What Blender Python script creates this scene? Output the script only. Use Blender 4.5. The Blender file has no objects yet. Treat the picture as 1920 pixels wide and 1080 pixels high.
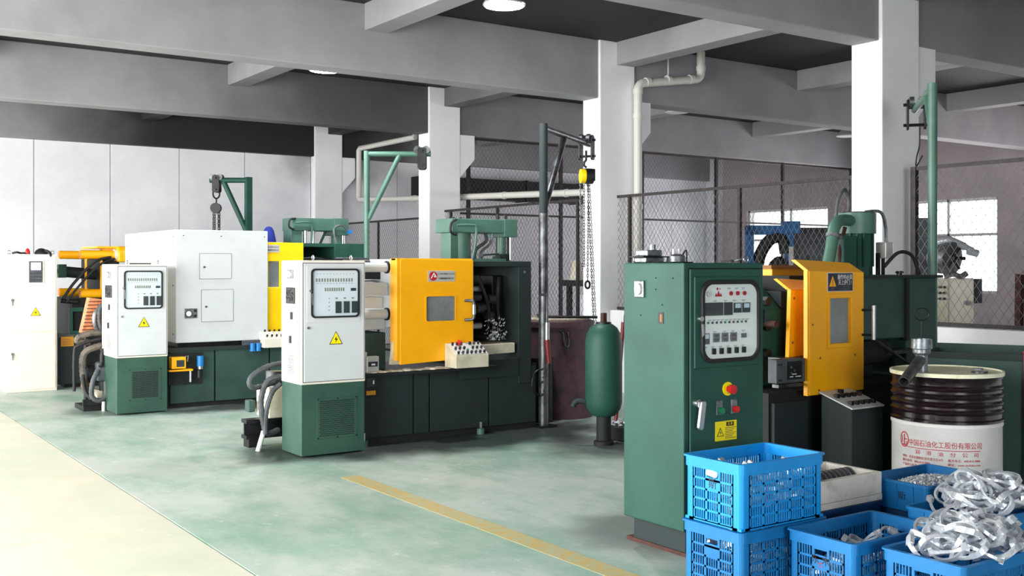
import bpy, bmesh, math, random
from mathutils import Vector, Matrix
random.seed(7)
PI = math.pi
sc = bpy.context.scene
COL = sc.collection

# ------------------------------------------------------------------ camera, sky, exposure
# x runs along the main ceiling beams, y along the row of machines, z up (metres)
cam_d = bpy.data.cameras.new('camera'); cam = bpy.data.objects.new('camera', cam_d); COL.objects.link(cam)
cam_d.sensor_width = 36; cam_d.lens = 37.5; cam_d.shift_y = -40 / 1920
cam.location = (0, 0, 1.5)
cam.rotation_euler = (PI / 2, 0, -math.atan2(1380, 2000))
cam_d.clip_start = .05; cam_d.clip_end = 200
sc.camera = cam
w = bpy.data.worlds.new('overcast_sky'); sc.world = w; w.use_nodes = True
bg = w.node_tree.nodes['Background']
bg.inputs['Color'].default_value = (.93, .97, 1, 1); bg.inputs['Strength'].default_value = 2.6
sc.view_settings.view_transform = 'Standard'; sc.view_settings.look = 'None'
sc.view_settings.gamma = 1; sc.view_settings.use_curve_mapping = False
sc.view_settings.exposure = 0.66

def area(name, loc, target, sx, sy, power, col):
    l = bpy.data.lights.new(name, 'AREA'); l.shape = 'RECTANGLE'; l.size = sx; l.size_y = sy; l.energy = power; l.color = col
    o = bpy.data.objects.new(name, l); COL.objects.link(o); o.location = loc
    d = Vector(target) - Vector(loc); o.rotation_euler = d.to_track_quat('-Z', 'Y').to_euler()
    return o
# side daylight through an unseen gate opening, then two added fills
area('unseen_gate_daylight', (-2.35, 6.0, 2.1), (3, 7.6, 1.9), 8, 3.4, 560, (1, .985, .95))
area('rear_side_fill', (-2.35, 13.2, 2.1), (3, 13, 1.6), 4.4, 3.4, 330, (1, .985, .95))  # added fill for the side faces of the rear machines
area('end_fill', (.2, -6.6, 1.9), (2.5, 6, 1.2), 3.6, 3.2, 200, (.95, .98, 1))  # added fill from behind the camera for the near front faces
# daylight at the windows of the outer side room
area('window_daylight', (18.3, 12.2, 1.9), (8, 11, 1), 2.2, 1.7, 60, (1, .86, .9))
area('window_daylight', (18.3, 16.0, 1.9), (8, 14, 1), 2.2, 1.7, 45, (1, .86, .9))
area('window_daylight', (18.3, 7.6, 1.9), (8, 8, 1), 2.2, 1.7, 110, (1, .86, .9))

# ------------------------------------------------------------------ materials
def lin(h):
    if isinstance(h, tuple): return h + (1,)
    h = h.lstrip('#'); r = []
    for i in (0, 2, 4):
        c = int(h[i:i + 2], 16) / 255
        r.append(c / 12.92 if c <= .04045 else ((c + .055) / 1.055) ** 2.4)
    return tuple(r) + (1,)
MATS = {}
def mat(name, col, rough=.5, metal=0, col2=None, scale=6, lo=.4, hi=.65, bump=0, bscale=60, emit=0, alpha=None, spec=None, coat=0):
    if name in MATS: return MATS[name]
    m = bpy.data.materials.new(name); m.use_nodes = True; MATS[name] = m
    nt = m.node_tree; N = nt.nodes; L = nt.links; p = N['Principled BSDF']
    p.inputs['Base Color'].default_value = lin(col); p.inputs['Roughness'].default_value = rough; p.inputs['Metallic'].default_value = metal
    if spec is not None: p.inputs['Specular IOR Level'].default_value = spec
    if coat: p.inputs['Coat Weight'].default_value = coat
    if col2:
        g = N.new('ShaderNodeNewGeometry'); n = N.new('ShaderNodeTexNoise'); n.inputs['Scale'].default_value = scale; n.inputs['Detail'].default_value = 6
        n.inputs['Roughness'].default_value = .65
        L.new(g.outputs['Position'], n.inputs['Vector'])
        r = N.new('ShaderNodeMapRange'); r.inputs['From Min'].default_value = lo; r.inputs['From Max'].default_value = hi
        L.new(n.outputs['Fac'], r.inputs['Value'])
        x = N.new('ShaderNodeMix'); x.data_type = 'RGBA'; x.inputs['A'].default_value = lin(col); x.inputs['B'].default_value = lin(col2)
        L.new(r.outputs['Result'], x.inputs['Factor']); L.new(x.outputs['Result'], p.inputs['Base Color'])
    if bump:
        g = N.new('ShaderNodeNewGeometry'); n = N.new('ShaderNodeTexNoise'); n.inputs['Scale'].default_value = bscale; n.inputs['Detail'].default_value = 4
        L.new(g.outputs['Position'], n.inputs['Vector'])
        b = N.new('ShaderNodeBump'); b.inputs['Strength'].default_value = bump; b.inputs['Distance'].default_value = .01
        L.new(n.outputs['Fac'], b.inputs['Height']); L.new(b.outputs['Normal'], p.inputs['Normal'])
    if emit:
        p.inputs['Emission Color'].default_value = lin(col); p.inputs['Emission Strength'].default_value = emit
    return m

def glass(name, col, mix, rough=.03):
    m = bpy.data.materials.new(name); m.use_nodes = True; MATS[name] = m
    nt = m.node_tree; N = nt.nodes; L = nt.links
    for n in list(N):
        if n.type != 'OUTPUT_MATERIAL': N.remove(n)
    t = N.new('ShaderNodeBsdfTransparent'); t.inputs['Color'].default_value = lin(col)
    g = N.new('ShaderNodeBsdfGlossy'); g.inputs['Roughness'].default_value = rough
    x = N.new('ShaderNodeMixShader'); x.inputs['Fac'].default_value = mix
    L.new(t.outputs[0], x.inputs[1]); L.new(g.outputs[0], x.inputs[2]); L.new(x.outputs[0], N['Material Output'].inputs['Surface'])
    return m

def concrete(name, col, col2, soot_dark=None, rough=.75):
    """painted concrete with cloudy wear; soot_dark = list of (x,y,z, inner, outer, strength) smoke and plain dark patches"""
    m = mat(name, col, rough, 0, col2, 1.3, .35, .75, .08, 25)
    if soot_dark:
        nt = m.node_tree; N = nt.nodes; L = nt.links; p = N['Principled BSDF']
        src = p.inputs['Base Color'].links[0].from_socket
        g = N.new('ShaderNodeNewGeometry')
        nz = N.new('ShaderNodeTexNoise'); nz.inputs['Scale'].default_value = 1.1; nz.inputs['Detail'].default_value = 5
        L.new(g.outputs['Position'], nz.inputs['Vector'])
        for (x, y, z, r0, r1, st) in soot_dark:
            d = N.new('ShaderNodeVectorMath'); d.operation = 'DISTANCE'; d.inputs[1].default_value = (x, y, z)
            L.new(g.outputs['Position'], d.inputs[0])
            ad = N.new('ShaderNodeMath'); ad.operation = 'MULTIPLY_ADD'; ad.inputs[1].default_value = 1.6; L.new(nz.outputs['Fac'], ad.inputs[0])
            L.new(d.outputs['Value'], ad.inputs[2])
            mr = N.new('ShaderNodeMapRange'); mr.interpolation_type = 'SMOOTHSTEP'
            mr.inputs['From Min'].default_value = r0 + .8; mr.inputs['From Max'].default_value = r1 + .8
            mr.inputs['To Min'].default_value = st; mr.inputs['To Max'].default_value = 0
            L.new(ad.outputs[0], mr.inputs['Value'])
            mx = N.new('ShaderNodeMix'); mx.data_type = 'RGBA'; mx.inputs['B'].default_value = lin('#17191b')
            L.new(mr.outputs['Result'], mx.inputs['Factor']); L.new(src, mx.inputs['A']); src = mx.outputs['Result']
        L.new(src, p.inputs['Base Color'])
    return m

SOOT_DARK = [(7.0, 18.1, 3.9, 1.6, 4.6, .98), (8.4, 16.6, 3.9, .8, 2.6, .9), (7.2, 14.0, 3.9, .5, 3.6, .72)]  # smoke marks at the back; last entry only darkens the middle beam
concrete('beam_paint', '#98999c', '#868589', SOOT_DARK)
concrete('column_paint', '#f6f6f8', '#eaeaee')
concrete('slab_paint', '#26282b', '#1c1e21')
concrete('wall_paint', '#ececf1', '#dadbe2', [(8.6, 18.1, 4.3, .4, 1.9, .93)])
concrete('outer_wall_paint', '#b8a9ae', '#a3979c')
concrete('low_wall_paint', '#eceaec', '#d4d2d6')
mat('green_paint', '#265146', .5, 0, '#1f453c', 3, .4, .7, .02, 200, 0, None, .3)
mat('green_mid', '#2f4d47', .6, 0, '#263f3b', 3)
mat('green_bright', '#4b7062', .42, 0, '#3f6254', 4)
mat('green_base', '#345547', .42, 0, '#29483d', 2.5)
mat('green_dark', '#1b2a2b', .72, 0, '#1a2426', 3, .35, .7)
mat('green_oily', '#14191b', .75, 0, '#0e1214', 3)
mat('cream_paint', '#e4ddcf', .4, 0, '#dbd3c4', 3, .45, .8)
mat('shaded_white', '#c9cdcf', .4, 0, '#bfc3c4', 3, .45, .8)  # cooler and greyer: the shade on cabinet fronts is put into this white
mat('beige_paint', '#d8d2bd', .45, 0, '#bfb79e', 6)
mat('yellow_paint', '#fdb200', .4, 0, '#f7a603', 5, .45, .8)
mat('yellow_light', '#f7cf00', .4, 0, '#f2c400', 5)
mat('yellow_sign', '#f6e000', .45)
mat('orange_label', '#c98a1a', .5)
mat('black', '#101113', .5)
mat('black_rubber', '#17181a', .6)
mat('black_gloss', '#0b0c0d', .2)
mat('dark_metal', '#2b2d2f', .45, .6, '#1a1a1a', 8)
mat('steel', '#b9bcbf', .28, .95)
mat('worn_steel', '#6f7276', .4, .8, '#3c3c3d', 8)
mat('cast_metal', '#e9edf2', .3, .55, '#ccd2da', 20, .4, .7, .1, 90)
mat('zinc', '#8f9498', .4, .7, '#5f6468', 30)
mat('crate_blue', '#0592de', .42, 0, '#0486cf', 5, .4, .7)
mat('crate_blue_old', '#0573b4', .5, 0, '#06639e', 5, .4, .7)
mat('crate_navy', '#0c3f74', .5, 0, '#0a3058', 6)
mat('foam_white', '#ddd9cf', .8, 0, '#a99f90', 9, .5, .8, .1, 120)
mat('drum_maroon', '#1e1116', .2, 0, '#180d11', 6, .4, .7, 0, 60, 0, None, None, .3)
mat('drum_white', '#dad9d7', .4, 0, '#c9c8c6', 5)
mat('drum_lid', '#e8e6c8', .45, 0, '#c8cf9a', 9, .5, .7)
mat('red_print', '#b3212c', .5)
mat('dark_red', '#6e1a1e', .45)
mat('red_plastic', '#c9161c', .35)
mat('green_plastic', '#0c7a48', .35)
mat('blue_plastic', '#1579c0', .4)
mat('blue_frame', '#1f6aa8', .5, 0, '#154d80', 7)
mat('maroon_iron', '#6d4a52', .6, 0, '#43343a', 6, .35, .65, .1, 40)
mat('pvc', '#d4d2cc', .4)
mat('panel_face', '#f2f4f1', .5)
mat('panel_face_blue', '#e2e6ee', .5)
mat('panel_print', '#7d848c', .6)
mat('panel_dark', '#30363b', .4)
mat('meter_face', '#cfe0e8', .4)
mat('tan_print', '#84857a', .6)
mat('plate_silver', '#c9c6c2', .4, .3)
mat('plate_navy', '#23263a', .4)
mat('white_print', '#e8e8e8', .5)
mat('hose_grey', '#50555a', .6, 0, '#3a3d40', 9)
mat('hose_old', '#6a6258', .7, 0, '#3c3833', 12)
mat('cooler_orange', '#d98a5c', .6, 0, '#b0623c', 14)
mat('rust', '#4d2a22', .8, 0, '#2f1c18', 12)
mat('fence_iron', '#1f1c1e', .6, 0, '#3a302e', 14)
mat('fence_wire', '#5b5a5e', .5, .3)
mat('tan_crud', '#a8987c', .9, 0, '#d8d4c8', 20, .45, .65, .5, 60)
mat('door_glass', '#6f7678', .25, 0, '#8a8f8f', 3)
mat('screen', '#dfe6ff', .4, 0, emit=.6)
mat('lamp_glow', '#ffffff', .4, emit=60)
mat('lamp_dish', '#c9ccd0', .35, .6)
mat('lamp_unlit', '#dcdcda', .3)
mat('copper_tan', '#8a5a2a', .6)
mat('yellow_line_paint', '#b99d56', .6, 0, '#a3ab88', 18, .42, .62)
glass('window_glass', '#f4f8fa', .05)
glass('display_glass', '#fafcfc', .04, .08)

def floor_mat(name, base, alt, green, gamt, yellow, shade_stains=()):
    m = mat(name, base, .5, 0, alt, 1.7, .38, .66, .03, 40)
    nt = m.node_tree; N = nt.nodes; L = nt.links; p = N['Principled BSDF']
    src = p.inputs['Base Color'].links[0].from_socket
    g = N.new('ShaderNodeNewGeometry')
    def layer(src, scale, lo, hi, amt, col, stretch=(1, 1, 1), off=0):
        mp = N.new('ShaderNodeMapping'); mp.inputs['Scale'].default_value = stretch; mp.inputs['Location'].default_value = (off, off, 0)
        L.new(g.outputs['Position'], mp.inputs['Vector'])
        n = N.new('ShaderNodeTexNoise'); n.inputs['Scale'].default_value = scale; n.inputs['Detail'].default_value = 8; n.inputs['Roughness'].default_value = .7
        L.new(mp.outputs[0], n.inputs['Vector'])
        r = N.new('ShaderNodeMapRange'); r.inputs['From Min'].default_value = lo; r.inputs['From Max'].default_value = hi; r.inputs['To Max'].default_value = amt
        L.new(n.outputs['Fac'], r.inputs['Value'])
        x = N.new('ShaderNodeMix'); x.data_type = 'RGBA'; x.inputs['B'].default_value = lin(col)
        L.new(r.outputs['Result'], x.inputs['Factor']); L.new(src, x.inputs['A'])
        return x.outputs['Result']
    nz = N.new('ShaderNodeTexNoise'); nz.inputs['Scale'].default_value = 2.2; nz.inputs['Detail'].default_value = 6; L.new(g.outputs['Position'], nz.inputs['Vector'])
    def shade_stain(src, cx_, cy_, rx_, ry_, st_):
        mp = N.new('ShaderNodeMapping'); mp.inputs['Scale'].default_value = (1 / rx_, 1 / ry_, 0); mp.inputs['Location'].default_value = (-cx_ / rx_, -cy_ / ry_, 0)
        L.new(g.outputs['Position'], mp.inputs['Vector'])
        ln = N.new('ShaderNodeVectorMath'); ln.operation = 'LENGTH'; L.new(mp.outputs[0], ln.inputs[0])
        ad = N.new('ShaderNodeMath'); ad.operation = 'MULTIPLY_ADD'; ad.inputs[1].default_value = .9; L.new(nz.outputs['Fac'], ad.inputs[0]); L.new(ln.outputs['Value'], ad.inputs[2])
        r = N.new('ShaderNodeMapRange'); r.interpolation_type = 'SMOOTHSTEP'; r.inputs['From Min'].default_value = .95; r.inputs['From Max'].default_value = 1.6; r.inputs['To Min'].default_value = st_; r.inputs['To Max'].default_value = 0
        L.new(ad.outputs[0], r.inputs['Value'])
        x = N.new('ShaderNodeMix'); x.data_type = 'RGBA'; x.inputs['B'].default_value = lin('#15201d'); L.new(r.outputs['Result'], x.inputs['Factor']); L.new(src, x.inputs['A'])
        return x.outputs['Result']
    src = layer(src, .8, .44, .68, gamt, green, (1.2, .7, 1), 3.1)
    src = layer(src, 3.2, .5, .72, gamt * .8, green, (1, .45, 1), 8.7)
    src = layer(src, 9, .6, .72, .35, '#f3f3ea', (1, 1, 1), 1.7)
    for (cx_, cy_, rx_, ry_, st_) in shade_stains:
        src = shade_stain(src, cx_, cy_, rx_, ry_, st_)
    if yellow: src = layer(src, 2.2, .6, .68, .45, '#d9c67a', (.5, 3, 1), 5.2)
    L.new(src, p.inputs['Base Color'])
    return m
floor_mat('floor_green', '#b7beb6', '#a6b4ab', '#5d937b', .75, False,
          # shade and oil round the machine feet, painted into the floor colour
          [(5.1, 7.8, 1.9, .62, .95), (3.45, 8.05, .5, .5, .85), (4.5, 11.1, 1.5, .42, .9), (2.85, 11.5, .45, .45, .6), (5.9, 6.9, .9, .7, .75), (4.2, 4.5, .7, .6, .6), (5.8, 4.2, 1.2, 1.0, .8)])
floor_mat('floor_cream', '#cdc9b6', '#c4c1b0', '#a9bfa9', .35, True)

# ------------------------------------------------------------------ mesh building
def rrect(x0, x1, z0, z1, r, n=5):
    pts = []
    for cx, cz, a0 in ((x1 - r, z0 + r, -PI / 2), (x1 - r, z1 - r, 0), (x0 + r, z1 - r, PI / 2), (x0 + r, z0 + r, PI)):
        for i in range(n + 1):
            a = a0 + PI / 2 * i / n
            pts.append((cx + r * math.cos(a), cz + r * math.sin(a)))
    return pts
def circ(cx, cz, r, n=16): return [(cx + r * math.cos(2 * PI * i / n), cz + r * math.sin(2 * PI * i / n)) for i in range(n)]
def spline(pts, k=6):
    P = [Vector(p) for p in pts]; out = []
    for i in range(len(P) - 1):
        p0 = P[max(i - 1, 0)]; p1 = P[i]; p2 = P[i + 1]; p3 = P[min(i + 2, len(P) - 1)]
        for j in range(k):
            t = j / k
            out.append(.5 * ((2 * p1) + (p2 - p0) * t + (2 * p0 - 5 * p1 + 4 * p2 - p3) * t * t + (3 * p1 - p0 - 3 * p2 + p3) * t ** 3))
    out.append(P[-1]); return out

class MB:
    def __init__(s): s.v = []; s.f = []; s.sm = []
    def _add(s, vs, fs, sm=False):
        b = len(s.v); s.v += [tuple(x) for x in vs]
        for f in fs: s.f.append(tuple(i + b for i in f)); s.sm.append(sm)
        return s
    def box(s, x0, x1, y0, y1, z0, z1):
        return s._add([(x0, y0, z0), (x1, y0, z0), (x1, y1, z0), (x0, y1, z0), (x0, y0, z1), (x1, y0, z1), (x1, y1, z1), (x0, y1, z1)],
                      [(3, 2, 1, 0), (4, 5, 6, 7), (0, 1, 5, 4), (1, 2, 6, 5), (2, 3, 7, 6), (3, 0, 4, 7)])
    def _pt(s, axis, p, q): return {'y': (p[0], q, p[1]), 'x': (q, p[0], p[1]), 'z': (p[0], p[1], q)}[axis]
    def ext(s, poly, axis, lo, hi):
        n = len(poly); A = [s._pt(axis, p, lo) for p in poly]; B = [s._pt(axis, p, hi) for p in poly]
        return s._add(A + B, [tuple(range(n - 1, -1, -1)), tuple(range(n, 2 * n))] + [(i, (i + 1) % n, n + (i + 1) % n, n + i) for i in range(n)])
    def ring(s, outer, inner, axis, lo, hi):
        n = len(outer); V = [s._pt(axis, p, q) for q in (lo, hi) for L in (outer, inner) for p in L]
        F = []
        for i in range(n):
            j = (i + 1) % n
            F += [(i, j, n + j, n + i), (2 * n + i, 3 * n + i, 3 * n + j, 2 * n + j), (i, 2 * n + i, 2 * n + j, j), (n + i, n + j, 3 * n + j, 3 * n + i)]
        return s._add(V, F)
    def cyl(s, p0, p1, r, n=14, r1=None, caps=True, smooth=True):
        p0 = Vector(p0); p1 = Vector(p1); d = (p1 - p0).normalized()
        u = d.orthogonal().normalized(); w = d.cross(u); r1 = r if r1 is None else r1
        V = [p + (u * math.cos(2 * PI * i / n) + w * math.sin(2 * PI * i / n)) * q for p, q in ((p0, r), (p1, r1)) for i in range(n)]
        s._add(V, [(i, (i + 1) % n, n + (i + 1) % n, n + i) for i in range(n)], smooth)
        if caps: s._add(V, [tuple(range(n - 1, -1, -1)), tuple(range(n, 2 * n))])
        return s
    def tube(s, pts, r, n=8, caps=True):
        P = [Vector(p) for p in pts]; m = len(P); V = []; u = None
        for i in range(m):
            d = (P[min(i + 1, m - 1)] - P[max(i - 1, 0)])
            d = d.normalized() if d.length > 1e-9 else Vector((0, 0, 1))
            u = d.orthogonal().normalized() if u is None else (u - d * u.dot(d)).normalized()
            w = d.cross(u); q = r[i] if isinstance(r, (list, tuple)) else r
            V += [P[i] + (u * math.cos(2 * PI * k / n) + w * math.sin(2 * PI * k / n)) * q for k in range(n)]
        F = [(i * n + k, i * n + (k + 1) % n, (i + 1) * n + (k + 1) % n, (i + 1) * n + k) for i in range(m - 1) for k in range(n)]
        s._add(V, F, True)
        if caps: s._add(V[:n] + V[-n:], [tuple(range(n - 1, -1, -1)), tuple(range(n, 2 * n))])
        return s
    def lathe(s, c, prof, n=28):
        V = [(c[0] + r * math.cos(2 * PI * i / n), c[1] + r * math.sin(2 * PI * i / n), c[2] + z) for r, z in prof for i in range(n)]
        m = len(prof)
        s._add(V, [(k * n + i, k * n + (i + 1) % n, (k + 1) * n + (i + 1) % n, (k + 1) * n + i) for k in range(m - 1) for i in range(n)], True)
        if prof[0][0] > .0005: s._add(V[:n], [tuple(range(n - 1, -1, -1))])
        if prof[-1][0] > .0005: s._add(V[-n:], [tuple(range(n))])
        return s
    def quad(s, *p): return s._add(p, [tuple(range(len(p)))])
    def solid(s, A, B):
        """prism between two loops of 3D points"""
        n = len(A)
        return s._add(list(A) + list(B), [tuple(range(n - 1, -1, -1)), tuple(range(n, 2 * n))] + [(i, (i + 1) % n, n + (i + 1) % n, n + i) for i in range(n)])
    def xf(s, M): s.v = [tuple(M @ Vector(p)) for p in s.v]; return s
    def o(s, name, m, parent=None, bev=0, label=None):
        me = bpy.data.meshes.new(name); me.from_pydata(s.v, [], s.f)
        me.polygons.foreach_set('use_smooth', s.sm)
        bm = bmesh.new(); bm.from_mesh(me); bmesh.ops.recalc_face_normals(bm, faces=bm.faces); bm.to_mesh(me); bm.free()
        if any(s.sm): me.set_sharp_from_angle(angle=.65)
        me.materials.append(MATS[m]); ob = bpy.data.objects.new(name, me); COL.objects.link(ob)
        adopt(ob, parent)
        if bev:
            b = ob.modifiers.new('bevel', 'BEVEL'); b.width = bev; b.segments = 2; b.limit_method = 'ANGLE'
        if label: ob['label'] = label
        return ob
def adopt(ob, parent):
    if parent is None: return
    ob.parent = parent
    if parent.type == 'EMPTY': ob.matrix_parent_inverse = Matrix.Translation(-parent.location)
def thing(name, label, cat, loc, group=None, kind=None):
    o = bpy.data.objects.new(name, None); COL.objects.link(o); o.location = loc; o.empty_display_size = .1
    tag(o, label, cat, group, kind); return o
def tag(o, label, cat, group=None, kind=None):
    o['label'] = label; o['category'] = cat
    if group: o['group'] = group
    if kind: o['kind'] = kind
    return o
def B(*a): return MB().box(*a)
def text(name, s, size, loc, face, m, parent, thick=.0008, sx=1, align='CENTER', label=None, wrap=None):
    """lettering lying on a face that looks along -y or -x"""
    cu = bpy.data.curves.new(name, 'FONT'); cu.body = s; cu.size = size; cu.align_x = align; cu.align_y = 'CENTER'; cu.extrude = thick; cu.resolution_u = 2
    t = bpy.data.objects.new(name, cu); COL.objects.link(t)
    dg = bpy.context.evaluated_depsgraph_get(); me = bpy.data.meshes.new_from_object(t.evaluated_get(dg)); bpy.data.objects.remove(t); bpy.data.curves.remove(cu)
    R = Matrix.Rotation(-PI / 2 if face == 'x' else 0, 4, 'Z') @ Matrix.Rotation(PI / 2, 4, 'X') @ Matrix.Diagonal((sx, 1, 1, 1))
    if wrap is None: me.transform(Matrix.Translation(loc) @ R)
    else:
        c, rad, ang = wrap
        for v in me.vertices:
            a = ang + (v.co.x * sx) / rad
            v.co = Vector((c[0] + (rad + v.co.z) * math.cos(a), c[1] + (rad + v.co.z) * math.sin(a), loc[2] + v.co.y))
    me.name = name; me.materials.clear(); me.materials.append(MATS[m])
    ob = bpy.data.objects.new(name, me); COL.objects.link(ob); adopt(ob, parent)
    if label: ob['label'] = label
    return ob
def copy_tree(src, parent=None, delta=None):
    c = src.copy(); COL.objects.link(c)
    if parent is not None: c.parent = parent
    for ch in src.children: copy_tree(ch, c)
    return c

# ------------------------------------------------------------------ the hall
BY = [-2.2, 1.85, 5.95, 9.9, 13.95, 18.1]          # column / main beam rows
SXB = [-1.7, 1.65, 5.0, 8.37, 11.65, 15.15]          # cross beam rows
CX0, CX1 = 8.11, 8.66                                # column line
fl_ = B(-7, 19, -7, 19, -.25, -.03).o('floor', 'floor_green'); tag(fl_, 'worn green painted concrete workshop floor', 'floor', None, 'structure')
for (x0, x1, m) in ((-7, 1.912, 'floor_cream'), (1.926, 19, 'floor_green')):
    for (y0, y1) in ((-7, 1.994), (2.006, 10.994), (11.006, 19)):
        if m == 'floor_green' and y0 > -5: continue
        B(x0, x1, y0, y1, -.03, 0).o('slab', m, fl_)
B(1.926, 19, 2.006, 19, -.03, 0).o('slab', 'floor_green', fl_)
B(3.31, 3.45, -2, 6.95, 0, .0015).o('painted_line', 'yellow_line_paint', fl_, 0, 'worn yellow painted floor line')

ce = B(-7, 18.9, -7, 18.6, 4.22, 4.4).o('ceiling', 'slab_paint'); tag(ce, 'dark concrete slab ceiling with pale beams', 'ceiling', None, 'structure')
for y in BY:
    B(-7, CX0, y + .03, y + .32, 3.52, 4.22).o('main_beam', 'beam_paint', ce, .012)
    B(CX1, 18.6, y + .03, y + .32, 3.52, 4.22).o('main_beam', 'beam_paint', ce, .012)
for x in SXB:
    for i in range(len(BY) - 1):
        y0, y1 = BY[i] + .32, BY[i + 1] + .03
        if x == 8.37: y0 += .02; y1 -= .03
        B(x, x + .27, y0, y1, 3.94, 4.22).o('cross_beam', 'beam_paint', ce, .008)

def column(y, label):
    t = thing('column', label, 'column', (8.385, y + .17, 0), 'columns along the mesh partition', 'structure')
    B(CX0, CX1, y, y + .33, 0, 4.22).o('shaft', 'column_paint', t, .012)
    MB().ext([(CX1 - .005, 2.86), (8.93, 3.16), (8.93, 3.53), (CX1 - .005, 3.53)], 'y', y + .012, y + .318).o('haunch', 'column_paint', t, .006)
for y, l in ((5.95, 'wide pale column behind the yellow-doored machine, beside the green crane post'), (9.9, 'pale column carrying the white drain pipe, behind the chain hoist'),
             (13.95, 'pale column behind the green press head of the middle machine'), (18.1, 'grey column at the end of the panelled back wall'), (1.85, 'pale column near the camera end of the partition')):
    column(y, l)

wb = B(-7, 18.9, 18.34, 18.6, 0, 4.22).o('wall_back', 'wall_paint'); tag(wb, 'pale back wall of tall upright concrete panels', 'wall', None, 'structure')
xs = [-1.15, 0, 1.1, 2.2, 3.37, 4.54, 5.68, 6.84, 8.1]
for a, b in zip(xs, xs[1:]): B(a + .006, b - .006, 18.26, 18.34, .02, 3.56).o('panel', 'wall_paint', wb)
xs = [8.67, 9.9, 11.1, 12.3, 13.5, 14.7, 15.9, 17.1, 18.2]
for a, b in zip(xs, xs[1:]): B(a + .006, b - .006, 18.26, 18.34, .02, 3.56).o('panel', 'wall_paint', wb)
B(18.2, 18.5, 18.0, 18.34, 0, 4.22).o('pilaster', 'wall_paint', wb)
du = thing('air_duct', 'long dark duct high on the wall behind the mesh partition', 'duct', (13, 17.9, 3.0))
B(10.2, 15.6, 17.85, 18.25, 2.85, 3.25).o('duct_body', 'green_oily', du)
for x in (11.3, 12.7, 14.1): B(x - .02, x + .02, 17.83, 18.255, 2.83, 3.27).o('flange', 'dark_metal', du)
for x in (10.8, 13.2, 15.2): B(x - .015, x + .015, 18.0, 18.03, 3.27, 4.22).o('hanger', 'dark_metal', du)

# outer wall with three windows
WIN = [(6.4, 8.8), (11.08, 13.35), (14.93, 17.24)]
wr = MB(); y = -7
for a, b in WIN: wr.box(18.5, 18.75, y, a, 0, 4.22); wr.box(18.5, 18.75, a, b, 0, 1.0); wr.box(18.5, 18.75, a, b, 2.79, 4.22); y = b
wr.box(18.5, 18.75, y, 18.6, 0, 4.22)
wr = wr.o('wall_right', 'outer_wall_paint'); tag(wr, 'grey outer wall with bright windows beyond the mesh fence', 'wall', None, 'structure')
for i, (a, b) in enumerate(WIN):
    t = thing('window_%d' % (i + 1), ('bright white window far along the outer wall, out to the side', 'bright white window beyond the tall fence, behind the silver machine head', 'bright white window behind the blue machine frame')[i], 'window', (18.6, (a + b) / 2, 1.0), None, 'structure')
    f = MB()
    for z0, z1 in ((1.0, 1.05), (2.08, 2.13), (2.74, 2.79)): f.box(18.56, 18.62, a, b, z0, z1)
    for y in (a, (a + b) / 2 - .12, b - .05): f.box(18.56, 18.62, y, y + .05, 1.0, 2.79)
    f.o('window_frame', 'pvc', t)
    m = (a + b) / 2 - .12
    for y0, y1 in ((a + .05, m), (m + .05, b - .05)):
        for z0, z1 in ((1.05, 2.08), (2.13, 2.74)): B(18.585, 18.591, y0, y1, z0, z1).o('pane', 'window_glass', t)
wl = MB().box(-2.8, -2.6, -7, 1.8, 0, 4.22).box(-2.8, -2.6, 1.8, 10.2, 3.9, 4.22).box(-2.8, -2.6, 10.2, 10.9, 0, 4.22).box(-2.8, -2.6, 10.9, 15.5, 3.9, 4.22).box(-2.8, -2.6, 15.5, 18.6, 0, 4.22).o('added_wall_left', 'wall_paint'); tag(wl, 'unseen pale side wall with open gates, added to hold back sky light', 'wall', None, 'structure')  # unseen wall put in to limit sky light and steepen the side fall-off
wf = MB().box(-2.6, -1.7, -7, -6.8, 0, 4.22).box(-1.7, 2.1, -7, -6.8, 3.6, 4.22).box(2.1, 18.5, -7, -6.8, 0, 4.22).o('added_wall_front', 'wall_paint'); tag(wf, 'unseen pale end wall behind the camera, added to hold back sky light', 'wall', None, 'structure')  # unseen wall added so less sky light enters from behind
lw = B(8.25, 8.5, -4, 5.94, 0, .98).o('wall_partition', 'low_wall_paint', None, .01); tag(lw, 'low white wall under the tall fence beside the wide column', 'wall', None, 'structure')
lw = B(8.25, 8.5, 6.29, 9.89, 0, .98).o('wall_partition', 'low_wall_paint', None, .01); tag(lw, 'low white wall under the fence behind the green cabinet', 'wall', None, 'structure')
lw = B(8.25, 8.5, 10.24, 13.94, 0, .55).o('wall_partition', 'low_wall_paint', None, .01); tag(lw, 'low wall under the fence behind the round furnace', 'wall', None, 'structure')

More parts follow.
